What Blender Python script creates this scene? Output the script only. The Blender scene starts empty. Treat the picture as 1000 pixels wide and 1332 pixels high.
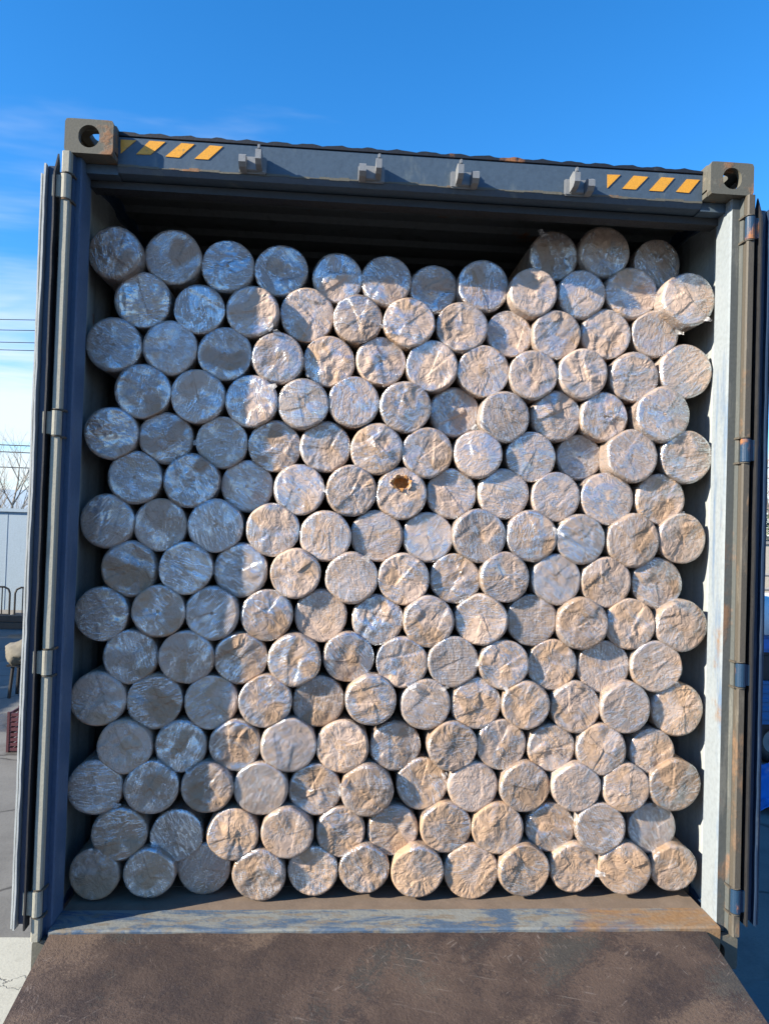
import bpy, bmesh, math, random
import numpy as np
from mathutils import Vector, Matrix

# ------------------------------------------------------------------ camera, sky, sun, exposure
sc = bpy.context.scene
COL = sc.collection
G = 1.25                                   # underside of the container above the ground
R_ = math.radians

CAM = Vector((-0.2582, -2.5340, 1.5362))   # in the container's own frame (z = 0 at its underside)
YAW, PITCH, ROLL, FPX = 0.06749, 0.01961, 0.03140, 950.2
def cam_axes():
    ca, sa, cb, sb = math.cos(YAW), math.sin(YAW), math.cos(PITCH), math.sin(PITCH)
    f = Vector((sa*cb, ca*cb, sb)); r = Vector((ca, -sa, 0)); u = r.cross(f)
    cc, s2 = math.cos(ROLL), math.sin(ROLL)
    return cc*r + s2*u, -s2*r + cc*u, f
CR, CU, CF = cam_axes()
cd = bpy.data.cameras.new('camera'); cam = bpy.data.objects.new('camera', cd); COL.objects.link(cam)
cd.sensor_fit = 'HORIZONTAL'; cd.sensor_width = 36.0; cd.lens = 36.0*FPX/1000.0
cd.clip_start = 0.05; cd.clip_end = 2000
m = Matrix((CR, CU, -CF)).transposed().to_4x4(); m.translation = CAM + Vector((0, 0, G)); cam.matrix_world = m
sc.camera = cam

SUN = Vector((2.65, 1.0, -1.32)).normalized()            # the way the light travels
ELEV = math.asin(-SUN.z); AZ = math.atan2(-SUN.x, -SUN.y)
w = bpy.data.worlds.new('World'); sc.world = w; w.use_nodes = True
nt = w.node_tree; nt.nodes.clear()
def N(t, typ, **k):
    n = t.nodes.new(typ)
    for a, b in k.items(): setattr(n, a, b)
    return n
out = N(nt, 'ShaderNodeOutputWorld'); bg = N(nt, 'ShaderNodeBackground'); sky = N(nt, 'ShaderNodeTexSky', sky_type='NISHITA')
sky.sun_disc = False; sky.sun_elevation = ELEV; sky.sun_rotation = AZ; sky.altitude = 0
sky.air_density = 1.0; sky.dust_density = 0.0; sky.ozone_density = 6.0
tc = N(nt, 'ShaderNodeTexCoord'); sep = N(nt, 'ShaderNodeSeparateXYZ'); nt.links.new(tc.outputs['Generated'], sep.inputs[0])
def wm(op, a, b=None, c=None):
    n = N(nt, 'ShaderNodeMath', operation=op)
    for i, v in enumerate((a, b, c)):
        if v is None: continue
        if isinstance(v, (int, float)): n.inputs[i].default_value = v
        else: nt.links.new(v, n.inputs[i])
    return n.outputs[0]
zc = wm('MAXIMUM', sep.outputs[2], 0.0); den = wm('ADD', zc, 0.14)
cmb = N(nt, 'ShaderNodeCombineXYZ')
nt.links.new(wm('DIVIDE', sep.outputs[0], den), cmb.inputs[0]); nt.links.new(wm('DIVIDE', sep.outputs[1], den), cmb.inputs[1])
cn = N(nt, 'ShaderNodeTexNoise'); cn.inputs['Scale'].default_value = 0.75; cn.inputs['Detail'].default_value = 6
cn.inputs['Roughness'].default_value = 0.58; cn.inputs['Distortion'].default_value = 0.6
mp = N(nt, 'ShaderNodeMapping'); mp.inputs['Location'].default_value = (1.2, 5.5, 0); mp.inputs['Scale'].default_value = (0.55, 1.5, 1)
nt.links.new(cmb.outputs[0], mp.inputs[0]); nt.links.new(mp.outputs[0], cn.inputs['Vector'])
low = N(nt, 'ShaderNodeMapRange'); low.inputs[1].default_value = 0.02; low.inputs[2].default_value = 0.56
low.inputs[3].default_value = 0.265; low.inputs[4].default_value = -0.20; nt.links.new(zc, low.inputs[0])
cr = N(nt, 'ShaderNodeMapRange'); cr.interpolation_type = 'SMOOTHSTEP'; cr.inputs[1].default_value = 0.50; cr.inputs[2].default_value = 0.80
nt.links.new(wm('ADD', cn.outputs[0], low.outputs[0]), cr.inputs[0])
mix = N(nt, 'ShaderNodeMix', data_type='RGBA'); nt.links.new(wm('MULTIPLY', cr.outputs[0], 0.9), mix.inputs[0])
hsv = N(nt, 'ShaderNodeHueSaturation'); hsv.inputs['Saturation'].default_value = 1.20; hsv.inputs['Value'].default_value = 1.68
nt.links.new(sky.outputs[0], hsv.inputs['Color']); nt.links.new(hsv.outputs[0], mix.inputs[6]); mix.inputs[7].default_value = (5.6, 6.2, 6.6, 1)
nt.links.new(mix.outputs[2], bg.inputs[0]); bg.inputs[1].default_value = 0.076
nt.links.new(bg.outputs[0], out.inputs[0])

sl = bpy.data.lights.new('sun', 'SUN'); sun = bpy.data.objects.new('sun', sl); COL.objects.link(sun)
sl.energy = 5.0; sl.angle = R_(0.5); sl.color = (1.0, 0.90, 0.74)
sun.rotation_euler = SUN.to_track_quat('-Z', 'Y').to_euler(); sun.location = (-10, -6, 9)
sc.view_settings.view_transform = 'Standard'; sc.view_settings.look = 'None'
sc.view_settings.exposure = 1.22; sc.view_settings.gamma = 1.0; sc.view_settings.use_curve_mapping = False
sc.render.engine = 'CYCLES'
sc.cycles.max_bounces = 8; sc.cycles.transparent_max_bounces = 12; sc.cycles.caustics_reflective = False
sc.cycles.use_denoising = True

rnd = random.Random(7)

# ------------------------------------------------------------------ helpers
class MB:
    """collects shapes and links them as ONE mesh object"""
    def __init__(s): s.v = []; s.f = []; s.m = []
    def add(s, vs, fs, mi=0):
        o = len(s.v); s.v += [tuple(v) for v in vs]
        for f in fs: s.f.append(tuple(i+o for i in f)); s.m.append(mi)
    def box(s, a, b, mi=0, bev=0.0):
        x0, y0, z0 = a; x1, y1, z1 = b
        if bev <= 0:
            s.add([(x0,y0,z0),(x1,y0,z0),(x1,y1,z0),(x0,y1,z0),(x0,y0,z1),(x1,y0,z1),(x1,y1,z1),(x0,y1,z1)],
                  [(0,3,2,1),(4,5,6,7),(0,1,5,4),(1,2,6,5),(2,3,7,6),(3,0,4,7)], mi); return
        bm = bmesh.new(); bmesh.ops.create_cube(bm, size=1)
        for v in bm.verts: v.co = Vector(((x0+x1)/2+v.co.x*(x1-x0), (y0+y1)/2+v.co.y*(y1-y0), (z0+z1)/2+v.co.z*(z1-z0)))
        bmesh.ops.bevel(bm, geom=bm.edges[:], offset=bev, segments=2, affect='EDGES')
        s.bm(bm, mi)
    def bm(s, bm, mi=0):
        bm.verts.index_update()
        s.add([v.co for v in bm.verts], [[v.index for v in f.verts] for f in bm.faces], mi); bm.free()
    def tube(s, p, q, r0, r1=None, n=8, mi=0, caps=True):
        p = Vector(p); q = Vector(q); r1 = r0 if r1 is None else r1
        d = (q-p).normalized(); a = d.orthogonal().normalized(); b = d.cross(a)
        vs = []
        for c, r in ((p, r0), (q, r1)):
            for i in range(n):
                t = 2*math.pi*i/n; vs.append(c+a*(r*math.cos(t))+b*(r*math.sin(t)))
        fs = [(i, (i+1) % n, n+(i+1) % n, n+i) for i in range(n)]
        if caps: fs += [tuple(range(n))[::-1], tuple(range(n, 2*n))]
        s.add(vs, fs, mi)
    def prism(s, poly, h0, h1, axis='z', mi=0, mis=None):
        """poly of (a,b) swept along axis; z: (x,y), y: (x,z), x: (y,z)"""
        n = len(poly)
        def P(a, b, h): return {'z': (a, b, h), 'y': (a, h, b), 'x': (h, a, b)}[axis]
        vs = [P(a, b, h0) for a, b in poly]+[P(a, b, h1) for a, b in poly]
        o = len(s.v); s.v += vs
        for i in range(n):
            j = (i+1) % n; s.f.append((o+i, o+j, o+n+j, o+n+i)); s.m.append(mis[i] if mis else mi)
        s.f.append(tuple(o+i for i in range(n))[::-1]); s.m.append(mi)
        s.f.append(tuple(o+n+i for i in range(n))); s.m.append(mi)
    def build(s, name, mats, parent=None, smooth=False, fix=True):
        me = bpy.data.meshes.new(name); me.from_pydata(s.v, [], s.f)
        if not isinstance(mats, (list, tuple)): mats = [mats]
        for mt in mats: me.materials.append(mt)
        me.polygons.foreach_set('material_index', s.m)
        if fix:
            bm = bmesh.new(); bm.from_mesh(me); bmesh.ops.recalc_face_normals(bm, faces=bm.faces); bm.to_mesh(me); bm.free()
        if smooth: me.polygons.foreach_set('use_smooth', [True]*len(me.polygons))
        o = bpy.data.objects.new(name, me); COL.objects.link(o)
        if parent: o.parent = parent
        return o
def tag(o, label, cat, group=None):
    o['label'] = label; o['category'] = cat
    if group: o['group'] = group
    return o
def empty(name, loc, rz=0.0):
    o = bpy.data.objects.new(name, None); COL.objects.link(o); o.location = loc; o.rotation_euler = (0, 0, rz); o.empty_display_size = 0.2
    return o
def ray(x, y): return CF + (x-500)/FPX*CR - (y-666)/FPX*CU
def atY(x, y, Y): d = ray(x, y); return CAM + d*((Y-CAM.y)/d.y)
def atZ(x, y, Z): d = ray(x, y); return CAM + d*((Z-CAM.z)/d.z)

# ------------------------------------------------------------------ materials
class Mat:
    def __init__(s, name):
        s.m = bpy.data.materials.new(name); s.m.use_nodes = True; s.t = s.m.node_tree; s.t.nodes.clear()
        s.out = N(s.t, 'ShaderNodeOutputMaterial'); s.b = N(s.t, 'ShaderNodeBsdfPrincipled')
        s.t.links.new(s.b.outputs[0], s.out.inputs[0]); s._co = None
    def link(s, a, b): s.t.links.new(a, b)
    def co(s, typ='Object', scale=(1,1,1), rot=(0,0,0), loc=(0,0,0)):
        if typ.startswith('@'): src = N(s.t, 'ShaderNodeAttribute', attribute_name=typ[1:]).outputs['Vector']
        else: src = N(s.t, 'ShaderNodeTexCoord').outputs[typ]
        mp = N(s.t, 'ShaderNodeMapping'); mp.inputs['Scale'].default_value = scale; mp.inputs['Rotation'].default_value = rot
        mp.inputs['Location'].default_value = loc; s.link(src, mp.inputs[0]); return mp.outputs[0]
    def noise(s, co, scale, detail=6, rough=0.6, dist=0.0):
        n = N(s.t, 'ShaderNodeTexNoise'); n.inputs['Scale'].default_value = scale; n.inputs['Detail'].default_value = detail
        n.inputs['Roughness'].default_value = rough; n.inputs['Distortion'].default_value = dist; s.link(co, n.inputs['Vector']); return n.outputs[0]
    def vor(s, co, scale, feat='DISTANCE_TO_EDGE'):
        n = N(s.t, 'ShaderNodeTexVoronoi', feature=feat); n.inputs['Scale'].default_value = scale; s.link(co, n.inputs['Vector']); return n.outputs['Distance']
    def wave(s, co, scale, dist=2, detail=2, ds=1.5):
        n = N(s.t, 'ShaderNodeTexWave'); n.inputs['Scale'].default_value = scale; n.inputs['Distortion'].default_value = dist
        n.inputs['Detail'].default_value = detail; n.inputs['Detail Scale'].default_value = ds; s.link(co, n.inputs['Vector']); return n.outputs['Fac']
    def ramp(s, v, a, b, lo=0.0, hi=1.0):
        n = N(s.t, 'ShaderNodeMapRange'); n.interpolation_type = 'SMOOTHSTEP'
        for i, x in enumerate((a, b, lo, hi)): n.inputs[i+1].default_value = x
        s.link(v, n.inputs[0]); return n.outputs[0]
    def math(s, op, a, b=None):
        n = N(s.t, 'ShaderNodeMath', operation=op)
        for i, v in enumerate((a, b)):
            if v is None: continue
            if isinstance(v, (int, float)): n.inputs[i].default_value = v
            else: s.link(v, n.inputs[i])
        return n.outputs[0]
    def mix(s, f, a, b, blend='MIX'):
        n = N(s.t, 'ShaderNodeMix', data_type='RGBA', blend_type=blend)
        for i, v in ((0, f), (6, a), (7, b)):
            if isinstance(v, tuple): n.inputs[i].default_value = (*v[:3], 1)
            elif isinstance(v, (int, float)): n.inputs[i].default_value = v
            else: s.link(v, n.inputs[i])
        return n.outputs[2]
    def set(s, col=None, rough=None, metal=None, spec=None):
        for k, v in (('Base Color', col), ('Roughness', rough), ('Metallic', metal), ('Specular IOR Level', spec)):
            if v is None: continue
            if isinstance(v, tuple): s.b.inputs[k].default_value = (*v[:3], 1)
            elif isinstance(v, (int, float)): s.b.inputs[k].default_value = v
            else: s.link(v, s.b.inputs[k])
        return s
    def bump(s, h, strength=0.3, dist=0.01, to=None):
        n = N(s.t, 'ShaderNodeBump'); n.inputs['Strength'].default_value = strength; n.inputs['Distance'].default_value = dist
        s.link(h, n.inputs['Height']); s.link(n.outputs[0], (to or s.b).inputs['Normal']); return n.outputs[0]

def paint(name, base, worn, rust_amt=0.15, rough=0.5, scale=3.0, streak=(1,1,0.12), rustcol=(0.20,0.085,0.035), seed=0, worn_amt=0.5):
    M = Mat(name); c = M.co(loc=(seed, seed*1.7, seed*.3)); cs = M.co(scale=streak, loc=(seed, 0, 0))
    a = M.noise(cs, scale*5, 8, 0.65); b = M.noise(c, scale*1.3, 8, 0.6); g = M.noise(c, scale*30, 4, 0.6)
    col = M.mix(M.ramp(a, 0.72-worn_amt*.3, 0.80-worn_amt*.2), base, worn)
    col = M.mix(M.ramp(g, 0.35, 0.75, 0, 0.35), col, tuple(x*0.55 for x in base))
    rz = M.math('ADD', M.math('MULTIPLY', b, 0.75), M.math('MULTIPLY', a, 0.25))
    rm = M.ramp(rz, 0.68-rust_amt*.55, 0.74-rust_amt*.45)
    col = M.mix(rm, col, M.mix(g, rustcol, tuple(x*1.9 for x in rustcol)))
    M.set(col, M.ramp(rm, 0, 1, rough, 0.85), spec=0.4)
    M.bump(M.math('ADD', M.math('MULTIPLY', g, .5), rm), 0.35, 0.004)
    return M.m
def plain(name, col, rough=0.6, metal=0.0, var=0.25, scale=8.0, bump=0.2):
    M = Mat(name); c = M.co(); a = M.noise(c, scale, 7, 0.65); g = M.noise(c, scale*8, 4, .6)
    k = M.mix(a, tuple(x*(1-var) for x in col), tuple(min(1, x*(1+var)) for x in col))
    M.set(k, M.ramp(g, .3, .7, rough*.85, min(1, rough*1.15)), metal); M.bump(g, bump, 0.004)
    return M.m

MT = {}
MT['header'] = paint('header_navy_paint', (0.060,0.090,0.128), (0.11,0.14,0.16), 0.12, 0.42, 2.2, (1,1,0.35), seed=3)
MT['roof_edge'] = paint('roof_edge_paint', (0.010,0.014,0.022), (0.03,0.035,0.04), 0.10, 0.6, 4, seed=5)
MT['casting'] = paint('casting_grime_paint', (0.108,0.106,0.088), (0.16,0.155,0.125), 0.28, 0.75, 5, (1,1,1), (0.16,0.085,0.045), seed=1)
MT['post'] = paint('post_olive_paint', (0.085,0.093,0.090), (0.15,0.152,0.138), 0.20, 0.6, 3, rustcol=(0.13,0.08,0.05), seed=2)
MT['rod'] = paint('hinge_rod_paint', (0.085,0.075,0.060), (0.14,0.125,0.10), 0.24, 0.65, 4, (1,1,.2), (0.12,0.075,0.045), seed=8)
MT['rod_pale'] = paint('hinge_rod_cream_paint', (0.32,0.31,0.255), (0.24,0.22,0.175), 0.18, 0.65, 4, (1,1,.2), (0.30,0.20,0.12), seed=9)
MT['jamb'] = paint('jamb_pale_paint', (0.262,0.298,0.322), (0.105,0.17,0.275), 0.10, 0.5, 2.2, (1,1,0.10), (0.15,0.10,0.062), seed=4, worn_amt=.62)
MT['jamb_shaded'] = paint('jamb_shaded_paint', (0.075,0.125,0.215), (0.13,0.18,0.25), 0.02, 0.5, 2.2, (1,1,0.18), seed=24)  # left jamb: darker copy of the jamb paint, blue shade put into the colour
MT['hinge'] = paint('hinge_blue_paint', (0.013,0.042,0.088), (0.07,0.08,0.09), 0.30, 0.5, 6, seed=6)
MT['wall'] = paint('inner_wall_paint', (0.40,0.43,0.43), (0.28,0.31,0.32), 0.05, 0.6, 2, seed=9)
MT['roof_in'] = paint('roof_sheet_paint', (0.20,0.21,0.21), (0.13,0.13,0.13), 0.10, 0.6, 2, (1,1,1), seed=10)
MT['outer'] = paint('outer_wall_navy', (0.03,0.065,0.13), (0.07,0.10,0.15), 0.12, 0.5, 2, seed=11)
MT['door'] = paint('door_navy_paint', (0.020,0.040,0.082), (0.13,0.16,0.19), 0.06, 0.45, 4, seed=12)
MT['rubber_pale'] = plain('pale_worn_rubber', (0.36,0.38,0.38), 0.7, 0, 0.35, 14)
MT['rubber'] = plain('black_rubber', (0.018,0.018,0.02), 0.6, 0, 0.4, 14)
MT['steel'] = plain('galvanised_keeper_steel', (0.20,0.21,0.22), 0.55, 0.15, 0.25, 20)
MT['stripe'] = paint('hazard_yellow_film', (0.70,0.33,0.035), (0.22,0.18,0.10), 0.0, 0.4, 9, (1,1,1), seed=14, worn_amt=.40)
def sill_mat():
    M = Mat('sill_worn_paint'); c = M.co(); cs = M.co(scale=(0.5, 1.6, 1))
    a = M.noise(cs, 7, 7, 0.7, 0.9); b = M.noise(c, 2.4, 7, 0.6); g = M.noise(c, 60, 4)
    col = M.mix(M.ramp(a, 0.42, 0.55), (0.060,0.098,0.155), (0.19,0.20,0.19))
    col = M.mix(M.ramp(M.noise(cs, 22, 6, .7), 0.5, 0.62), col, (0.17,0.15,0.12))
    sx = N(M.t, 'ShaderNodeSeparateXYZ'); M.link(M.co(), sx.inputs[0])
    side = M.ramp(sx.outputs[0], 0.35, 1.15, -0.12, 0.14)
    rm = M.ramp(M.math('ADD', M.math('ADD', M.math('MULTIPLY', b, .6), M.math('MULTIPLY', M.noise(cs, 14, 8, .7, .5), .4)), side), 0.50, 0.68)
    col = M.mix(rm, col, M.mix(g, (0.17,0.092,0.045), (0.28,0.18,0.095)))
    M.set(col, 0.7, spec=.3); M.bump(M.math('ADD', a, g), 0.4, 0.006); return M.m
MT['sill'] = sill_mat()
MT['floor'] = plain('dirty_plywood_floor', (0.16,0.12,0.09), 0.85, 0, 0.45, 12)
def rust_plate():
    M = Mat('rusty_ramp_plate'); c = M.co()
    def turned(ang, sc2, loc):
        r1 = M.co(rot=(0, 0, ang), loc=loc); mp2 = N(M.t, 'ShaderNodeMapping'); mp2.inputs['Scale'].default_value = sc2; M.link(r1, mp2.inputs[0]); return mp2.outputs[0]
    d = turned(.55, (1.0, .38, 1), (2, 1, 0)); sx = N(M.t, 'ShaderNodeSeparateXYZ'); M.link(c, sx.inputs[0]); xl = M.ramp(sx.outputs[0], -1.15, -.2, .07, -.02)   # trodden bare towards one side
    a = M.noise(c, 2.1, 8, 0.7); b = M.noise(d, 7.5, 9, 0.78, .15); b2 = M.noise(c, 5.0, 9, 0.75); g = M.noise(c, 95, 4, 0.75); h = M.noise(c, 260, 2, .6)
    sp_ = M.math('MULTIPLY', M.math('SUBTRACT', g, .5), .42); sp2 = M.math('MULTIPLY', M.math('SUBTRACT', h, .5), .22)     # speckle that frays the patches
    fray = M.math('ADD', sp_, sp2)
    col = M.mix(M.ramp(a, 0.40, 0.60), (0.044,0.030,0.025), (0.080,0.055,0.043))
    col = M.mix(M.ramp(M.math('ADD', b2, fray), 0.47, 0.60, 0, 0.85), col, (0.028,0.020,0.020))
    tn = M.noise(turned(.95, (1.0, .45, 1), (5, 3, 0)), 3.6, 6, .6)
    col = M.mix(M.ramp(M.math('ADD', M.math('ADD', tn, xl), fray), 0.545, 0.63, 0, 0.7), col, (0.130,0.090,0.064))
    col = M.mix(M.ramp(M.math('ADD', M.noise(c, 2.6, 5, .6), fray), 0.56, 0.66, 0, 0.6), col, (0.050,0.052,0.047))
    col = M.mix(M.ramp(h, 0.60, 0.72, 0, 0.35), col, (0.20,0.165,0.14))
    for k, (rz, sc_) in enumerate(((0.25, 120), (1.25, 110), (-0.7, 130))):                                  # drag scratches
        e = turned(rz, (0.03, 1.0, 1), (k*3.3, k*1.9, 0))
        col = M.mix(M.math('MULTIPLY', M.ramp(M.noise(e, sc_, 2, .5), 0.66, 0.72), M.ramp(M.noise(c, 2.3+k*.7, 3), .46, .62, 0, .38)), col, (0.25,0.21,0.185))
    M.set(col, M.ramp(g, .3, .7, .6, .9), 0.0, 0.35)
    M.bump(M.math('ADD', M.math('ADD', M.math('MULTIPLY', g, .9), M.math('MULTIPLY', h, .3)), b2), 0.6, 0.007); return M.m
MT['ramp'] = rust_plate()
MT['ramp_side'] = paint('ramp_side_paint', (0.42,0.40,0.30), (0.30,0.26,0.2), 0.25, 0.7, 4, (1,1,1), seed=21)
def ground_mat():
    M = Mat('yard_concrete'); c = M.co(); a = M.noise(c, 0.35, 9, .6); b = M.noise(c, 2.2, 8, .65); g = M.noise(c, 45, 4, .6)
    col = M.mix(a, (0.115,0.113,0.106), (0.20,0.195,0.178)); col = M.mix(M.ramp(b, .4, .7, 0, .45), col, (0.07,0.068,0.064))
    col = M.mix(M.ramp(g, .45, .75, 0, .3), col, (0.06,0.058,0.055))
    wet = M.ramp(M.noise(c, 0.42, 5, .55, .4), 0.53, 0.57)
    col = M.mix(wet, col, M.mix(M.ramp(b, .35, .65), (0.045,0.043,0.042), (0.075,0.062,0.048)))
    dn = N(M.t, 'ShaderNodeMix', data_type='VECTOR'); dn.inputs[0].default_value = 0.25
    M.link(c, dn.inputs[4]); nz = N(M.t, 'ShaderNodeTexNoise'); nz.inputs['Scale'].default_value = 1.6; nz.inputs['Detail'].default_value = 5
    M.link(c, nz.inputs['Vector']); M.link(nz.outputs['Color'], dn.inputs[5])
    crk = M.ramp(M.vor(dn.outputs[1], 0.75), 0.0, 0.016, 1, 0)
    col = M.mix(crk, col, (0.05,0.048,0.045))
    M.set(col, M.ramp(wet, 0, 1, 0.9, 0.34), spec=0.5); M.bump(M.math('SUBTRACT', M.math('MULTIPLY', g, .4), crk), 0.4, 0.01); return M.m
MT['ground'] = ground_mat()
def slab_mat():
    M = Mat('pale_concrete_slab'); c = M.co(); a = M.noise(c, .9, 8, .6); b = M.noise(c, 3.4, 8, .7); g = M.noise(c, 60, 4, .6)
    col = M.mix(a, (0.34,0.335,0.285), (0.47,0.46,0.39)); col = M.mix(M.ramp(b, .5, .7, 0, .5), col, (0.24,0.225,0.185)); col = M.mix(M.ramp(g, .45, .75, 0, .25), col, (0.2,0.19,0.16))
    st = M.ramp(M.noise(c, .8, 4, .5, .3), .57, .63, 0, .75); col = M.mix(st, col, (0.16,0.135,0.10))
    crk = M.ramp(M.math('ABSOLUTE', M.math('SUBTRACT', M.noise(M.co(loc=(.4, 1.2, 0)), .9, 7, .6), .52)), 0, .006, 1, 0); col = M.mix(M.math('MULTIPLY', crk, .8), col, (0.10,0.095,0.085))
    M.set(col, .85, spec=.3); M.bump(M.math('SUBTRACT', M.math('MULTIPLY', g, .4), crk), .4, .01); return M.m
MT['slab'] = slab_mat()
def paper_mat():
    M = Mat('kraft_wrapping_paper'); c = M.co('@fuv'); oi = N(M.t, 'ShaderNodeObjectInfo')
    sp = N(M.t, 'ShaderNodeSeparateColor'); M.link(oi.outputs['Color'], sp.inputs[0])
    a = M.noise(c, 10, 3, .6, .5); b = M.noise(c, 30, 3, .65, .8)
    vc = N(M.t, 'ShaderNodeTexVoronoi'); vc.inputs['Scale'].default_value = 15; M.link(c, vc.inputs['Vector'])
    vs_ = N(M.t, 'ShaderNodeSeparateColor'); M.link(vc.outputs['Color'], vs_.inputs[0])
    pat = M.math('ADD', M.math('MULTIPLY', a, .7), M.math('MULTIPLY', vs_.outputs[0], .34))
    kr = M.ramp(M.math('ADD', pat, M.math('SUBTRACT', M.math('MULTIPLY', sp.outputs[0], .46), .25)), 0.40, 0.62)
    col = M.mix(kr, (0.42,0.312,0.248), (0.37,0.250,0.166))
    col = M.mix(M.ramp(b, .54, .66, 0, .35), col, (0.21,0.145,0.095))
    hs = N(M.t, 'ShaderNodeHueSaturation'); M.link(M.math('ADD', M.math('MULTIPLY', oi.outputs['Random'], .45), .80), hs.inputs['Value']); M.link(col, hs.inputs['Color'])
    M.set(hs.outputs[0], 0.6, spec=.3)
    rd = M.math('ABSOLUTE', M.math('SUBTRACT', M.noise(c, 21, 3, .6, 1.1), .5))                 # ridged creases
    M.bump(M.math('ADD', M.math('MULTIPLY', M.ramp(rd, 0, .12), .9), M.math('MULTIPLY', b, .5)), 0.42, 0.004); return M.m
def film_mat():
    M = Mat('clear_stretch_film'); c = M.co('@fuv'); oi = N(M.t, 'ShaderNodeObjectInfo')
    sp = N(M.t, 'ShaderNodeSeparateColor'); M.link(oi.outputs['Color'], sp.inputs[0])
    cov = N(M.t, 'ShaderNodeAttribute', attribute_name='cov').outputs['Fac']
    cl = M.noise(c, 12, 3, .65, .8)
    n1 = M.math('ABSOLUTE', M.math('SUBTRACT', M.noise(M.co('@fuv', scale=(0.28, 1.25, 1)), 30, 3, .62, 1.6), .5))
    v2 = M.ramp(n1, 0, 0.038, 1, 0)
    ln = M.ramp(M.wave(M.co('@fuv', scale=(1, .05, 1), rot=(0, 0, .3)), 58, 2.5, 1, 1.2), .60, .95)
    clr = M.ramp(cl, .47, .60)
    fac = M.math('ADD', M.math('ADD', M.math('MULTIPLY', v2, .46), M.math('MULTIPLY', M.math('MULTIPLY', ln, sp.outputs[1]), .42)), .03)
    fac = M.math('MULTIPLY', fac, cov)
    gfa = M.math('MULTIPLY', M.math('MULTIPLY', cov, M.math('ADD', M.math('ADD', M.math('MULTIPLY', v2, .28), M.math('MULTIPLY', clr, .24)), .05)), M.math('ADD', M.math('MULTIPLY', sp.outputs[2], .9), .55))
    tr = N(M.t, 'ShaderNodeBsdfTransparent'); gl = N(M.t, 'ShaderNodeBsdfGlossy'); gl.inputs['Roughness'].default_value = 0.17
    gl.inputs['Color'].default_value = (.82, .90, .98, 1)
    M.set((0.74,0.69,0.66), 0.3, spec=.5)
    nb = M.bump(M.math('ADD', v2, M.math('MULTIPLY', ln, .5)), 0.30, 0.004); M.link(nb, gl.inputs['Normal'])
    m1 = N(M.t, 'ShaderNodeMixShader'); M.link(fac, m1.inputs[0]); M.link(tr.outputs[0], m1.inputs[1]); M.link(M.b.outputs[0], m1.inputs[2])
    m2 = N(M.t, 'ShaderNodeMixShader'); M.link(gfa, m2.inputs[0]); M.link(m1.outputs[0], m2.inputs[1]); M.link(gl.outputs[0], m2.inputs[2])
    M.link(m2.outputs[0], M.out.inputs[0]); return M.m
MT['paper'] = paper_mat(); MT['film'] = film_mat()
def tail_mat():
    M = Mat('loose_film'); c = M.co(); M.set((0.62,0.60,0.60), .18, spec=.7); M.bump(M.noise(c, 120, 3, .6), .5, .003)
    tr = N(M.t, 'ShaderNodeBsdfTransparent'); m1 = N(M.t, 'ShaderNodeMixShader'); M.link(M.ramp(M.noise(c, 60, 2), .35, .65, .25, .7), m1.inputs[0])
    M.link(tr.outputs[0], m1.inputs[1]); M.link(M.b.outputs[0], m1.inputs[2]); M.link(m1.outputs[0], M.out.inputs[0]); return M.m
MT['tail'] = tail_mat()
MT['core'] = plain('orange_inner_paper', (0.46,0.21,0.06), 0.8, 0, .4, 40)
MT['white_wall'] = paint('white_wall_paint', (0.34,0.42,0.48), (0.29,0.36,0.42), 0.0, 0.6, 1.2, seed=31)
MT['pale_wall'] = paint('pale_render_wall', (0.50,0.45,0.37), (0.38,0.35,0.30), 0.02, 0.85, 1.2, (1,1,1), seed=32)
MT['black_iron'] = plain('black_iron', (0.02,0.02,0.022), 0.5, 0.2)
MT['timber'] = plain('brown_timber', (0.13,0.085,0.06), 0.85, 0, .5, 9)
MT['bark'] = plain('grey_bark', (0.26,0.23,0.19), 0.9, 0, .35, 20)
MT['leaf'] = plain('dull_evergreen_leaf', (0.055,0.075,0.04), 0.6, 0, .5, 5)
MT['canvas'] = plain('beige_canvas', (0.15,0.135,0.105), 0.9, 0, .3, 12)
MT['dark_red'] = plain('dark_red_plastic', (0.075,0.022,0.028), 0.5, 0, .3, 12)
MT['truck_blue'] = paint('truck_blue_paint', (0.03,0.16,0.36), (0.10,0.20,0.33), 0.08, 0.4, 4, (1,1,1), seed=35)
MT['tarp_blue'] = plain('blue_tarp', (0.02,0.17,0.55), 0.4, 0, .25, 9)
MT['tarp_white'] = plain('white_tarp', (0.68,0.70,0.70), 0.6, 0, .12, 6)
MT['dark'] = plain('dark_steel', (0.03,0.032,0.036), 0.55, 0.3)
MT['grey'] = plain('grey_pole_concrete', (0.30,0.29,0.27), 0.85)
MT['lamp_red'] = plain('red_lamp_plastic', (0.35,0.02,0.02), 0.25)
MT['glass'] = plain('dark_cab_glass', (0.02,0.03,0.035), 0.08)

# ------------------------------------------------------------------ ground
mb = MB(); mb.add([(-400,-400,0),(400,-400,0),(400,400,0),(-400,400,0)], [(0,1,2,3)])
gr = mb.build('ground', MT['ground']); gr['kind'] = 'structure'
mb = MB(); r = random.Random(4); n = 64; top = []; bot = []
for i in range(n):
    t = 2*math.pi*i/n; c, s_ = math.cos(t), math.sin(t); k = (abs(c)**5+abs(s_)**5)**-.2*(1+.02*math.sin(3*t+1)+r.uniform(-.008, .008))
    top.append((-2.9+1.55*k*c, .55+1.95*k*s_, .02)); bot.append((-2.9+1.58*k*c, .55+1.98*k*s_, -.01))
mb.add(top+bot, [tuple(range(n))]+[(i, n+i, n+(i+1) % n, (i+1) % n) for i in range(n)])
sb = mb.build('pavement_slab', MT['slab']); sb['kind'] = 'structure'

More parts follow.
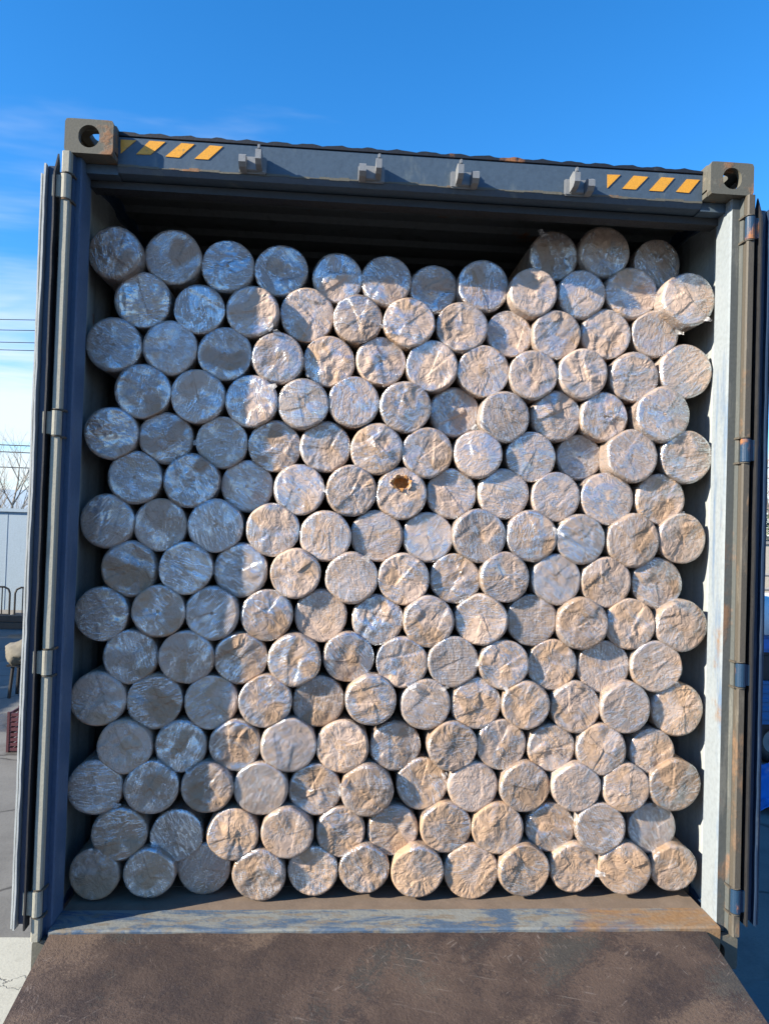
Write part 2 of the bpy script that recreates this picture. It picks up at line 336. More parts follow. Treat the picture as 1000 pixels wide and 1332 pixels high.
# ------------------------------------------------------------------ container
W2, HT, LEN = 1.219, 2.896, 12.192
FLOOR = 0.148
ct = tag(empty('shipping_container', (0, 0, G)), 'open dark blue shipping container packed with wrapped rolls, yellow stripes on its header', 'container')

def plate_hole(mb, frame, w, h, t, hw, hh, rnd_c=0.012):
    """plate in local (u,v), thickness t along n, with a long round hole; frame=(origin,u,v,n) as Vectors"""
    O, U, V, Nn = frame; angs = set(2*math.pi*i/48 for i in range(48))
    cx, cy = w/2, h/2; outer = []; inner = []
    for a in sorted(angs):
        c, s_ = math.cos(a), math.sin(a)
        k = min((w/2)/abs(c) if abs(c) > 1e-6 else 9, (h/2)/abs(s_) if abs(s_) > 1e-6 else 9)
        x, y = k*c, k*s_
        # rounded outer corner
        qx, qy = max(0, abs(x)-(w/2-rnd_c)), max(0, abs(y)-(h/2-rnd_c)); q = math.hypot(qx, qy)
        if qx > 0 and qy > 0 and q > rnd_c:
            x = math.copysign(w/2-rnd_c+qx/q*rnd_c, x); y = math.copysign(h/2-rnd_c+qy/q*rnd_c, y)
        outer.append((x+cx, y+cy))
        r = min(hw, hh)/2; ex, ey = hw/2-r, hh/2-r           # stadium by support mapping
        inner.append((cx+r*c+math.copysign(ex, c) if abs(c) > 1e-6 else cx, cy+r*s_+math.copysign(ey, s_) if abs(s_) > 1e-6 else cy))
    n = len(outer); P = lambda p, d: O+U*p[0]+V*p[1]+Nn*d
    vs = [P(p, 0) for p in outer]+[P(p, 0) for p in inner]+[P(p, t) for p in outer]+[P(p, t) for p in inner]; fs = []
    for i in range(n):
        j = (i+1) % n
        fs += [(i, j, n+j, n+i), (2*n+i, 3*n+i, 3*n+j, 2*n+j), (n+i, n+j, 3*n+j, 3*n+i), (i, 2*n+i, 2*n+j, j)]
    mb.add(vs, fs)
def casting(sx, top):
    mb = MB(); w, h, d, t = 0.162, 0.118, 0.178, 0.026
    z0 = HT-h if top else 0.0
    x0 = -W2 if sx < 0 else W2-w
    e = 0.0006
    plate_hole(mb, (Vector((x0, 0, z0)), Vector((1,0,0)), Vector((0,0,1)), Vector((0,1,0))), w, h, t, 0.070, 0.078, 0.010)
    xo = -W2 if sx < 0 else W2-t                                   # outer side plate
    plate_hole(mb, (Vector((xo, t+e, z0)), Vector((0,1,0)), Vector((0,0,1)), Vector((1,0,0))), d-t, h, t, 0.078, 0.050, 0.006)
    zt = HT-t if top else 0.0                                      # top (or bottom) plate
    xi0 = x0+t+e if sx < 0 else x0
    plate_hole(mb, (Vector((xi0, t+e, zt)), Vector((1,0,0)), Vector((0,1,0)), Vector((0,0,1))), w-t-e, d-t, t-e, 0.072, 0.112, 0.004)
    zb = z0 if top else z0+h-t
    mb.box((xi0, t+e, zb), (xi0+w-t-e, d, zb+t*.7))                # the closed floor of the box
    xin = x0+w-t*.8 if sx < 0 else x0
    mb.box((xin, t+2*e, z0+t), (xin+t*.8, d-e, z0+h-t-e))          # inner side
    mb.box((x0+t, d-.016, z0+t), (x0+w-t, d-2*e, z0+h-t-e))        # back
    return mb.build('corner_casting', MT['casting'], ct)
for sx in (-1, 1):
    for top in (True, False): casting(sx, top)

# header beam across the top of the doorway
HY = 0.060
mb = MB()
prof = [(HY, 2.766), (HY, 2.872), (HY+.02, 2.882), (HY+.13, 2.882), (HY+.13, 2.744), (HY+.012, 2.750)]
mb.prism(prof, -1.057+.0005, 1.057-.0005, 'x')
# the beam is carried on behind the castings down to the posts
mb.box((-1.19, HY+.012, 2.743), (-1.0575, HY+.128, 2.776)); mb.box((1.0575, HY+.012, 2.743), (1.19, HY+.128, 2.776))
header = mb.build('header_beam', MT['header'], ct)
mb = MB(); wavy = MB()
for k in range(60):
    xa = -1.056+k*2.112/60; wavy.box((xa, HY-.0022, 2.7665+.0015*math.sin(k*1.7)), (xa+2.112/60, HY-.0003, 2.7735+.0025*math.sin(k*.9+1)+.0015*math.sin(k*2.9)))
wavy.build('worn_edge', MT['casting'], header)
mb.box((-1.167, HY+.062, 2.716), (1.153, HY+.122, 2.7425)); mb.build('header_shade_strip', MT['rubber'], header)  # black strip added for the shade under the beam
# hazard stripes: four slanted bars at each end, given in pixels of the photo and laid on the beam's face
def on_header(px): p = atY(px[0], px[1], HY-.0025); return p
stripes = [[(157,181),(177,182),(157,199)], [(194.5,182.5),(215,184),(196,200.5),(177,200)], [(236,185.5),(253,187),(233,204.5),(215,203)], [(273,188.5),(290,190),(271,207),(253,206)],
           [(790,226.5),(807,227),(790,244)], [(824,228),(843,229.5),(827,246),(809,245)], [(860,230),(877,231),(862,248.5),(844,247.5)], [(893,232.5),(910,233.5),(896,250.5),(879,249)]]
for st in stripes:
    mb = MB(); ps = [on_header(p) for p in st]
    mb.prism([(p.x, p.z) for p in ps], HY-.0025, HY-.0005, 'y'); mb.build('hazard_stripe', MT['stripe'], header)
# cam keepers welded on the header
def keeper(x, z, flip):
    mb = MB(); s_ = -1 if flip else 1
    y1 = HY-.0005
    mb.box((x-.050, y1-.012, z-.034), (x+.046, y1, z+.026), bev=.004)                        # base pad
    def lug(xc, h0, h1, dep, wid):
        poly = [(y1-.010, z-h0), (y1-dep*.75, z-h0+.004), (y1-dep, z-h0+.016), (y1-dep, z+h1-.012), (y1-dep*.7, z+h1), (y1-.010, z+h1-.004)]
        mb.prism(poly, xc-wid/2, xc+wid/2, 'x')
    lug(x-s_*.034, .034, .016, .060, .024); lug(x+s_*.022, .026, .034, .072, .020)
    mb.box((x-.030, y1-.022, z-.028), (x+.020, y1-.011, z-.012), bev=.002)
    mb.box((x+s_*.022-.004, y1-.066, z+.028), (x+s_*.022+.006, y1-.050, z+.044), bev=.002)   # worn tip
    return mb.build('lock_keeper', MT['steel'], header)
for k, (x, y) in enumerate(((329,209), (484,221), (605,229), (754,239))):
    p = atY(x, y, HY-.03); keeper(p.x, p.z, k >= 2)
# dark bead of the roof sheet along the header, a little wavy
mb = MB(); n = 120; xs = np.linspace(-1.056, 1.056, n)
for i, x in enumerate(xs):
    wv = .003*math.sin(i*1.05)+.0015*math.sin(i*2.3+1)
    for (y, z) in ((HY+.004, 2.8735), (HY-.004, 2.876), (HY-.004, 2.888+wv), (HY+.03, 2.894+wv)): mb.v.append((x, y, z))
for i in range(n-1):
    for k in range(4):
        a, b = i*4+k, i*4+(k+1) % 4; mb.f.append((a, b, b+4, a+4)); mb.m.append(0)
mb.f += [(0,1,2,3), ((n-1)*4+3, (n-1)*4+2, (n-1)*4+1, (n-1)*4)]; mb.m += [0, 0]
mb.build('roof_bead', MT['roof_edge'], ct)

# rear corner posts, hinge rods, hinges
HZ = (2.655, 1.850, 1.045, 0.245)
for sx in (-1, 1):
    mb = MB()
    xi = 1.168 if sx < 0 else 1.154
    P = [(xi,.040),(xi+.003,.030),(1.186,.030),(1.190,.012),(1.2135,.012),(1.2135,.163),(1.190,.163),(1.190,.148),(xi+.008,.143),(xi,.135)]
    mi = [0]*len(P); mi[0] = 1; mi[9] = 1; mi[8] = 1; mi[7] = 1; mi[6] = 1; mi[4] = 2
    zt = 2.776
    mb.prism([(sx*x, y) for x, y in P], 0.119, zt, 'z', 0, mi)
    mb.build('corner_post', [MT['post'] if sx > 0 else MT['outer'], MT['jamb'] if sx > 0 else MT['jamb_shaded'], MT['outer']], ct)  # left post front and jamb carry their shade in the darker blue colours
    # rod in lengths between the hinges
    mb = MB(); edges = [0.119]+[v for z in HZ[::-1] for v in (z-.045, z+.045)]+[2.7775]
    for a, b in zip(edges[::2], edges[1::2]):
        mb.prism([(sx*(1.2055+u), -.002+v) for u, v in ((-.0145,-.008),(-.010,-.0135),(.010,-.0135),(.0145,-.008),(.0145,.0135),(-.0145,.0135))], a+.002, b-.002, 'z')
    mb.build('hinge_rod', MT['rod'] if sx > 0 else MT['rod_pale'], ct, smooth=False)
    for z in HZ:
        mb = MB()
        mb.tube((sx*1.2065, -.004, z-.041), (sx*1.2065, -.004, z+.041), .0175, n=16)
        mb.box((min(sx*1.206, sx*1.250), -.014, z-.038), (max(sx*1.206, sx*1.250), -.003, z+.038), bev=.002)
        for dz in (-.0465, .0445):
            mb.tube((sx*1.2045, -.003, z+dz), (sx*1.2045, -.003, z+dz+.003), .0185, n=16, mi=1)
            mb.box((min(sx*1.182, sx*1.204), -.006, z+dz-.003), (max(sx*1.182, sx*1.204), .030, z+dz+.004), 1)
        mb.build('hinge', [MT['hinge'] if sx > 0 else MT['rod_pale'], MT['rod']], ct)

# doors, swung right round against the sides
def wavy_strip(mb, xa, xb, ya, yb, z0, z1, amp, seed, mi=0, tip=0.0):
    r = random.Random(seed); n = 60; o = 0.0
    rows = []
    for i in range(n+1):
        o = o*.75+r.uniform(-amp, amp); z = z0+(z1-z0)*i/n
        rows.append([(xa+o, ya, z), (xb+o*.6, ya, z), (xb, yb, z), (xa, yb, z)])
    if tip: rows[-1] = [(xa, ya+.03, z1+tip), (xb, ya+.03, z1+tip), (xb, yb, z1), (xa, yb, z1)]
    vs = [p for q in rows for p in q]; fs = []
    for i in range(n):
        for k in range(4):
            a, b = i*4+k, i*4+(k+1) % 4; fs.append((a, b, b+4, a+4))
    fs += [(0,1,2,3), (n*4+3, n*4+2, n*4+1, n*4)]
    mb.add(vs, fs, mi)
for sx in (-1, 1):
    D0, D1, z0, z1 = -.004, 1.125, .175, 2.725
    S = (lambda x: sx*x)
    mb = MB()
    # frame of the leaf: two stiles, two rails, then a folded panel between them
    def bx(x0, x1, y0, y1, za, zb, mi=0): mb.box((min(S(x0), S(x1)), y0, za), (max(S(x0), S(x1)), y1, zb), mi)
    bx(1.242, 1.264, D0, D0+.08, z0, z1); bx(1.242, 1.264, D1-.08, D1, z0, z1)
    bx(1.242, 1.264, D0+.081, D1-.081, z0, z0+.09); bx(1.242, 1.264, D0+.081, D1-.081, z1-.09, z1)
    pr = []; y = D0+.081
    ys = [y]; k = 0
    seq = [1.244, 1.262]
    prof_o = []
    z = z0+.091; nz = 9; st = (z1-z0-.182)/nz
    for i in range(nz):                                                    # horizontal folds
        prof_o += [(1.246, z+st*i), (1.246, z+st*(i+.45)), (1.261, z+st*(i+.55)), (1.261, z+st*(i+.95))]
    prof_i = [(a+.003, b) for a, b in prof_o][::-1]
    mb.prism([(S(a), b) for a, b in prof_o+prof_i], D0+.081, D1-.081, 'y')
    dr = mb.build('door', MT['door'], ct)
    if sx < 0: dr['label'] = 'left door swung back, pale worn seal on its edge'
    else: dr['label'] = 'right door swung back, dark edge'
    pale = MT['rubber_pale'] if sx < 0 else MT['door']; dy = .034 if sx < 0 else .034
    for nm, xa, xb, ya, yb, am, mt, tp, top_ in (('seal_strip', 1.281, 1.286, -.046+dy, .010, .0010, pale, 0, z1-.03), ('seal_strip', 1.268, 1.274, -.056+dy, .012, .0016, pale, 0, z1+.0),
                                           ('seal_lip', 1.2345, 1.240, -.060+dy, .015, .0010, MT['rubber'], .035, z1+.012)):
        mb = MB(); wavy_strip(mb, S(xa), S(xb), ya, yb, z0-.012, top_, am, int(xa*10000), tip=tp); mb.build(nm, mt, dr)
    mb = MB()                                                              # bright worn edge of the stile
    wavy_strip(mb, S(1.2435), S(1.2465), D0-.002, D0-.0003, z0+.01, z1-.02, .0006, 77); mb.build('worn_edge', MT['rubber_pale'] if sx < 0 else MT['post'], dr)
    for yy in (0.30, 0.92):                                                # locking rods on the outside of the leaf
        mb = MB(); mb.tube((S(1.292), yy, z0-.05), (S(1.292), yy, z1+.05), .016, n=10)
        for zz in (.35, 1.0, 1.7, 2.5): mb.box((min(S(1.262), S(1.309)), yy-.03, zz-.04), (max(S(1.262), S(1.309)), yy+.03, zz+.04), bev=.004)
        mb.build('lock_rod', MT['steel'], dr)

# sill, floor, walls, roof, front end
mb = MB(); mb.prism([(-.004, .06), (-.004, .146), (.004, .150), (.128, .150), (.128, .06)], -1.167, 1.153, 'x'); mb.build('door_sill', MT['sill'], ct)
mb = MB(); mb.box((-1.167, .130, .132), (1.153, .300, .1475)); mb.build('threshold_plate', MT['floor'], ct)
mb = MB(); mb.box((-1.19, .302, .10), (1.19, LEN-.1, FLOOR)); mb.build('floor', MT['floor'], ct)
for sx in (-1, 1):
    mb = MB(); prof = []; y = .165; pitch = .278
    while y < LEN-.12:
        prof += [(1.202, y), (1.202, y+.072), (1.2145, y+.140), (1.2145, y+.210)]; y += pitch
    ins = prof; outs = [(x+.003, yy) for x, yy in prof][::-1]
    mb.prism([(sx*x, yy) for x, yy in ins+outs], .13, 2.80, 'z', 0)
    mb.build('side_wall', MT['wall'], ct)
    mb = MB(); mb.box((min(sx*1.189, sx*1.2185), .19, 2.801), (max(sx*1.189, sx*1.2185), LEN-.18, 2.868)); mb.box((min(sx*1.19, sx*1.2185), .19, .02), (max(sx*1.19, sx*1.2185), LEN-.18, .129))
    mb.build('side_rail', MT['outer'], ct)
mb = MB(); prof = []; y = HY+.133
while y < LEN-.1:
    prof += [(y, 2.838), (y+.080, 2.838), (y+.105, 2.858), (y+.185, 2.858)]; y += .21
prof2 = [(a, b+.004) for a, b in prof][::-1]
mb.prism(prof+prof2, -1.1885, 1.1885, 'x'); mb.build('roof', MT['roof_in'], ct)
mb = MB(); mb.box((-1.2185, LEN-.10, .0), (1.2185, LEN-.02, 2.88)); mb.build('end_wall', MT['outer'], ct)

# ------------------------------------------------------------------ trailer under the container
tr = tag(empty('container_trailer', (0, 0, 0)), 'dark skeletal trailer carrying the container', 'trailer')
for sx in (-1, 1):
    mb = MB(); x = sx*.48
    mb.box((x-.07, .25, 1.19), (x+.07, 12.0, 1.22)); mb.box((x-.07, .25, .84), (x+.07, 12.0, .87)); mb.box((x-.01, .25, .871), (x+.01, 12.0, 1.189)); mb.build('frame_rail', MT['dark'], tr)
for y in (.18, 3.2, 6.2, 9.2, 11.9):
    mb = MB(); mb.box((-1.19, y-.08, 1.10), (1.19, y+.08, 1.185) if y < 1 or y > 11 else (1.0, y+.08, 1.185)); mb.build('crossmember', MT['dark'], tr)
for sx in (-1, 1):
    for y in (.09, 12.10):
        mb = MB(); mb.box((sx*1.137-.07, y-.07, 1.187), (sx*1.137+.07, y+.07, 1.246), bev=.006); mb.build('twist_lock', MT['dark'], tr)
mb = MB(); mb.box((-1.12, .14, .50), (1.12, .24, .62), bev=.01)
for x in (-.48, .48): mb.box((x-.04, .15, .621), (x+.04, .23, 1.10))
mb.build('rear_bumper', MT['dark'], tr)
def wheel_mesh(mb, r, wd, n=28):
    pts = [(r*.55, -wd*.42), (r*.62, -wd*.5), (r*.93, -wd*.48), (r, -wd*.36), (r, wd*.36), (r*.93, wd*.48), (r*.62, wd*.5), (r*.55, wd*.42)]
    vs = []; 
    for i in range(n):
        a = 2*math.pi*i/n
        for rr, xx in pts: vs.append((xx, rr*math.cos(a), rr*math.sin(a)))
    k = len(pts); fs = []
    for i in range(n):
        j = (i+1) % n
        for q in range(k): fs.append((i*k+q, i*k+(q+1) % k, j*k+(q+1) % k, j*k+q))
    mb.add(vs, fs)
def wheel(parent, loc, r, wd, name='wheel'):
    mb = MB(); wheel_mesh(mb, r, wd); t = mb.build(name, MT['rubber'], parent, smooth=True); t.location = loc
    mb = MB(); mb.tube((-wd*.30, 0, 0), (wd*.30, 0, 0), r*.56, n=24); mb.tube((-wd*.42, 0, 0), (wd*.42, 0, 0), r*.2, n=12); mb.build('rim', MT['grey'], t)
    return t
for y in (1.9, 3.15):
    mb = MB(); mb.tube((-.95, y, .5), (.95, y, .5), .07, n=12); mb.build('axle', MT['dark'], tr)
    for x in (-1.02, -.72, .72, 1.02): wheel(tr, (x, y, .50), .50, .26)
for sx in (-1, 1):
    mb = MB(); mb.box((sx*.87-.3, 1.25, .25), (sx*.87+.3, 1.262, .95)); mb.build('mud_flap', MT['rubber'], tr)
    mb = MB(); mb.box((sx*.85-.14, .125, .66), (sx*.85+.14, .155, .76), bev=.008); mb.build('tail_lamp', MT['lamp_red'], tr)
    mb = MB(); mb.box((sx*.62-.06, 9.9, .05), (sx*.62+.06, 10.02, .87)); mb.box((sx*.62-.14, 9.8, 0), (sx*.62+.14, 10.12, .05)); mb.build('landing_leg', MT['dark'], tr)

# ------------------------------------------------------------------ loading ramp
SL = 0.20; RZ0 = G+.142; RL = 6.55
rp = tag(empty('loading_ramp', (0, -.008, RZ0)), 'rusty scratched steel loading ramp rising to the container door', 'ramp')
X0, X1 = -1.160, 1.098
ang = math.atan(SL); ca_, sa_ = math.cos(ang), math.sin(ang)
mb = MB(); nx, ny = 40, 110; r = random.Random(3)
ph = [(r.uniform(.5, 4), r.uniform(.5, 4), r.uniform(0, 6)) for _ in range(8)]
def dent(x, y): return sum(math.sin(a*x+b*y+c) for a, b, c in ph)*.0009
vs = []
for j in range(ny+1):
    for i in range(nx+1):
        x = X0+(X1-X0)*i/nx; y = -RL*j/ny; d = dent(x, y)
        if j == 0: d -= .002+.0015*math.sin(i*1.3)
        vs.append((x, y*ca_+sa_*0, y*sa_+d))
fs = [(j*(nx+1)+i, j*(nx+1)+i+1, (j+1)*(nx+1)+i+1, (j+1)*(nx+1)+i) for j in range(ny) for i in range(nx)]
mb.add(vs, fs)
b0 = len(mb.v)                                    # underside and rim make it a solid plate
mb.v += [(X0, 0, -.014), (X1, 0, -.014), (X1, -RL*ca_, -RL*sa_-.014), (X0, -RL*ca_, -RL*sa_-.014)]
def idx(i, j): return j*(nx+1)+i
mb.f.append((b0, b0+1, b0+2, b0+3)); mb.m.append(0)
mb.f.append(tuple([idx(i, 0) for i in range(nx+1)]+[b0+1, b0])); mb.m.append(0)
mb.f.append(tuple([idx(i, ny) for i in range(nx+1)]+[b0+2, b0+3])); mb.m.append(0)
mb.f.append(tuple([idx(0, j) for j in range(ny+1)]+[b0+3, b0])); mb.m.append(0)
mb.f.append(tuple([idx(nx, j) for j in range(ny+1)]+[b0+2, b0+1])); mb.m.append(0)
mb.build('deck_plate', MT['ramp'], rp, smooth=False)
for xa, xb in ((X0+.005, X0+.055), (X1-.055, X1-.005)):
    mb = MB(); q = [(-.12, -.12*SL-.018), (-RL*ca_+.05, -RL*sa_-.018+.05*SL), (-RL*ca_+.05, -RL*sa_-.03+.05*SL), (-1.2, -1.2*SL-.26), (-.12, -.12*SL-.16)]
    mb.prism(q, xa, xb, 'x'); mb.build('side_beam', MT['ramp_side'], rp)
for y in (-.55, -3.1):
    for x in (X0+.10, X1-.10):
        mb = MB(); zt = y*SL-.10; mb.box((x-.04, y-.04, -RZ0+.02), (x+.04, y+.04, zt)); mb.box((x-.10, y-.10, -RZ0), (x+.10, y+.10, -RZ0+.021)); mb.build('support_leg', MT['ramp_side'], rp)
for y in (-.5, -1.5, -2.5, -3.5, -4.5):
    mb = MB(); mb.box((X0+.056, y-.03, y*SL-.10), (X1-.056, y+.03, y*SL-.022)); mb.build('crossmember', MT['ramp_side'], rp)

# ------------------------------------------------------------------ the rolls: (pixel x, pixel y, pixel radius) row by row from the floor up, read off the photo
ROWS = [
 [(122,1138.5,33.5),(193.5,1137,34.5),(265,1136,35),(336.5,1140,35),(407,1133.5,33),(474,1131.5,33.5),(543,1135.5,34),(612.5,1134,34.5),(681.5,1133.5,33.5),(746.5,1129.5,32),(813,1131,33.5),(876.5,1130,30)],
 [(154,1086,37),(229.5,1087.5,35.5),(302,1087,34.5),(373.5,1085,35),(443,1083,33),(511,1081,34),(580,1077.5,33.5),(647.5,1078.5,33.5),(715.5,1077,32),(781.5,1079,33),(848,1077.5,32)],
 [(123.5,1025,36.5),(196.5,1025,36.5),(269,1025,35),(338.5,1027,35),(409.5,1028,34.5),(477.5,1029.5,34),(548.5,1020,34),(615,1024,32.5),(682.5,1024.5,33),(750,1025,32.5),(814.5,1025.5,32),(878,1022.5,34)],
 [(161,972.5,37.5),(235,971,35),(305.5,970,35),(375,970.5,35.5),(445.5,972.5,34),(514,971,33),(589,971.5,32),(652,969,32.5),(717,973.5,31.5),(782.5,976,34),(848,978,29.5)],
 [(126.5,910,36),(201,912.5,37),(274.5,914,35),(345,913,33.5),(414,913,33.5),(482.5,911,33.5),(553.5,917,31.5),(619,915,32.5),(684.5,918,30.5),(748.5,920.5,32.5),(814,921,33),(881,923.5,33.5)],
 [(169.5,855,36.5),(242,855.5,35.5),(312.5,856.5,34),(383,859.5,34.5),(453,855,34),(523,862,33),(589.5,861.5,32.5),(655.5,865,32),(718,865.5,32),(785,868,34),(854,867.5,33.5)],
 [(132,798.5,35.5),(205.5,795.5,34),(275.5,798,36),(347,800.5,33),(417,801,34.5),(491,806,33.5),(557.5,809,32.5),(626,806.5,33.5),(692,807,33),(758,812,32.5),(820,812.5,31.5),(886,814,34)],
 [(168.5,740,37),(241,739.5,34),(312.5,742,36.5),(384,746,32.5),(457.5,752,34),(525,753.5,33),(592,753,32.5),(656.5,751,32),(723.5,754,33),(788.5,757.5,32),(854.5,759,33)],
 [(139,678,35.5),(208.5,683,34.5),(280,684,36),(354.5,689,35),(423,697.5,33),(490,697,33.5),(556.5,699,32),(623.5,697,35),(692,697.5,32.5),(755.5,701.5,31.5),(824,703.5,35),(887,700.5,32)],
 [(175,621,36.5),(248,625,37),(321.5,632.5,33.5),(389,637,33.5),(457,638.5,32.5),(521.5,642,33),(587,642,33),(655,642.5,33.5),(723,646.5,31),(790,648.5,35),(859,649.5,33)],
 [(144,563,35),(215.5,569.5,35),(288.5,575.5,34),(357,580,33),(423,581,33),(490,584,33),(556,589,33),(622,590.5,31.5),(690.5,594,32.5),(753,595,31),(822,593,36),(893,594,34)],
 [(185,508.5,35.5),(257,515,35),(327,521.5,33.5),(394,525,33),(460,522.5,32.5),(527.5,529,32.5),(590.5,536,32),(656.5,542,33),(723.5,541,32.5),(785.5,542,33),(863.5,539,37)],
 [(147.5,448,35.5),(220.5,452,36),(292.5,460,34.5),(361,465.5,33),(428,470,32.5),(495.5,470,32.5),(562.5,476,32.5),(629,482.5,32.5),(694,487.5,31),(758.5,486,32),(825.5,490,31.5),(892.5,482.5,34)],
 [(185.5,390,37),(259,402,33),(328,404.5,33.5),(399.5,409,34.5),(465.5,414.5,31),(532,419,33),(601,425.5,32.5),(662.5,434,30.5),(724,435,31),(788,434,32.5),(852.5,434,30.5)],
 [(149,328,35),(225,334,36),(296.5,346.5,34),(365.5,351.5,33.5),(439,361.5,32),(502,365,32),(564,376,31),(629,371.5,33),(694,379.5,31),(757,382.5,31),(822,380.5,33),(895.5,388.5,35)],
 [(720.5,332.5,31),(786.5,327,32),(855,343,30.5)],
]
DEPTH = {(15,0):.30,(15,1):.27,(15,2):.28,(14,6):.285,(14,11):.150,(10,9):.265,(11,6):.245,(11,10):.165,(10,10):.175,(13,7):.235,(14,0):.235,(14,1):.22,(14,2):.24,(14,3):.235,(14,4):.24,(14,5):.235,(14,7):.23,
         (0,2):.235,(3,5):.225,(2,9):.175,(2,6):.225,(1,3):.175,(9,2):.24,(7,0):.215,(6,2):.19}
STYLE = {(9,2):'smooth',(8,4):'smooth',(8,0):'smooth',(7,1):'smooth',(11,4):'smooth',(0,2):'smooth',(1,1):'smooth',(6,0):'smooth',(14,2):'smooth',(13,2):'pleated',
         (11,3):'lined',(8,2):'lined',(2,3):'lined',(12,0):'lined',(9,0):'lined',(6,2):'lined',(11,7):'lined',(8,6):'lined',(7,8):'lined',(5,6):'lined',
         (1,3):'dented',(3,4):'pleated',(9,5):'torn',(4,4):'dented',(5,4):'dented',(0,8):'creased',(12,11):'smooth',(6,11):'pleated'}
order = ['', 'first', 'second', 'third', 'fourth', 'fifth', 'sixth', 'seventh', 'eighth', 'ninth', 'tenth', 'eleventh', 'twelfth', 'thirteenth', 'fourteenth', 'fifteenth', 'sixteenth']
NS = 64
ER = [0, .07, .14, .21, .28, .35, .42, .49, .56, .63, .69, .75, .80, .845, .885, .92, .95]          # end face, share of radius
def roll_grid(R, L, seed, style, lim):
    g = np.random.default_rng(seed)
    th = np.arange(NS)*2*math.pi/NS
    rim = R*g.uniform(.055, .115)                                                                     # rounded rim
    rad = []; dep = []
    for e in ER: rad.append(e*(R-rim)/.95*1.0); dep.append(0.0)
    for a in (22, 45, 68, 90): rad.append(R-rim+rim*math.sin(R_(a))); dep.append(rim*(1-math.cos(R_(a))))
    for d in (.05, .12, .25, .5, L*.5, L): rad.append(R); dep.append(max(d, rim*1.2))
    rad = np.array(rad)[:, None]; dep = np.array(dep)[:, None]
    out_r = 1+.012*np.sin(2*th+g.uniform(0, 6))*g.uniform(.2, 1.4)+.008*np.sin(3*th+g.uniform(0, 6))+.005*np.sin(7*th+g.uniform(0, 6))
    out_r = np.minimum(out_r*1.03, lim(th)/R)
    for _ in range(3): out_r = (np.roll(out_r, 1)+2*out_r+np.roll(out_r, -1))/4
    X = rad*np.cos(th)*(1+(out_r-1)*np.clip(rad/R, 0, 1)); Z = rad*np.sin(th)*(1+(out_r-1)*np.clip(rad/R, 0, 1)); Y = dep+0*X
    k = {'smooth': .25, 'lined': .38, 'creased': .8, 'crumpled': 1.1, 'pleated': .7, 'dented': .7, 'torn': .9}[style]
    x, z = X/R, Z/R; rr = np.hypot(x, z)
    h = g.uniform(-.03, .05)*(1-rr**2)
    if style == 'dented': h = h-.085*np.exp(-((x-g.uniform(-.15, .15))**2+(z-g.uniform(-.15, .15))**2)/.10)
    ph = g.uniform(0, 6.28, 8)
    xw = x+.10*np.sin(2.7*z+ph[0])+.05*np.sin(6.1*z+ph[1])+.025*np.sin(13*x+11*z+ph[4]); zw = z+.10*np.sin(2.9*x+ph[2])+.05*np.sin(5.7*x+ph[3])+.025*np.sin(12*z-10*x+ph[5])
    tri = lambda u: np.abs((u % 1)-.5)*2-.5
    for f0, f1, am, cnt in ((.40, 1.0, .072, 5), (1.2, 2.2, .036, 6), (3.0, 5.0, .012, 6)):          # sharp folds at three sizes, each only over a patch
        for _ in range(cnt):
            a = g.uniform(0, math.pi); f = g.uniform(f0, f1); cx_, cz_ = g.uniform(-.7, .7, 2); wd = g.uniform(.35, .8)
            h = h+k*am*g.uniform(.4, 1.2)*tri((math.cos(a)*xw+math.sin(a)*zw)*f+g.uniform(0, 1))*np.exp(-((x-cx_)**2+(z-cz_)**2)/wd**2)
    npnt = int(9+8*k); P = g.uniform(-1, 1, (npnt, 2))                                           # crumple facets
    dd = np.sqrt((xw[..., None]-P[:, 0])**2+(zw[..., None]-P[:, 1])**2); dd.sort(axis=-1)
    h = h+k*.07*(dd[..., 0]-.25)+k*.035*(dd[..., 1]-dd[..., 0])
    for _ in range(int(g.integers(1, 4))):                                                         # a flap folded over the rest: a sharp little step
        a = g.uniform(0, 6.28); sd = math.cos(a)*x+math.sin(a)*z-g.uniform(-.3, .5); s2 = math.cos(a+1.3)*x+math.sin(a+1.3)*z-g.uniform(-.5, .2)
        h = h+(.018+.022*k)*np.clip(sd/.045, 0, 1)*np.clip(s2/.045, 0, 1)*(1-.5*np.clip(sd, 0, 1))
    npl = int(g.integers(9, 17)); pa = g.uniform(0, 6.28); tt = np.arctan2(z, x)                    # tucks that run in from the rim
    saw = np.abs(((tt*npl/6.283+pa+.45*np.sin(3*tt+pa)+.3*np.sin(5*tt+ph[6])+.25*np.sin(9*rr+ph[7])) % 1)-.5)*2
    h = h+(k*.010 if style != 'pleated' else .034)*(saw-.5)*np.clip((rr-.32)/.5, 0, 1)
    low = .03*np.sin(2.2*x+g.uniform(0, 6))+.03*np.sin(2.4*z+g.uniform(0, 6))
    fade = np.clip((R*1.01-rad)/(R*.09), 0, 1)*1.0
    H = (h+low*.6)*fade
    # tilt of the whole end
    tx, tz = g.normal(0, .035), g.normal(0, .035)
    return X, Y, Z, H, x, z, rr, (tx, tz), g, rad, low*fade
nring = len(ER)+4+6
def grid_faces():
    fs = []
    for i in range(nring-1):
        for j in range(NS):
            jj = (j+1) % NS; a, b, c, d = i*NS+j, i*NS+jj, (i+1)*NS+jj, (i+1)*NS+j
            fs.append((a, b, c, d))
    return np.array(fs)
GF = grid_faces()[NS:]                                  # the first ring is a fan
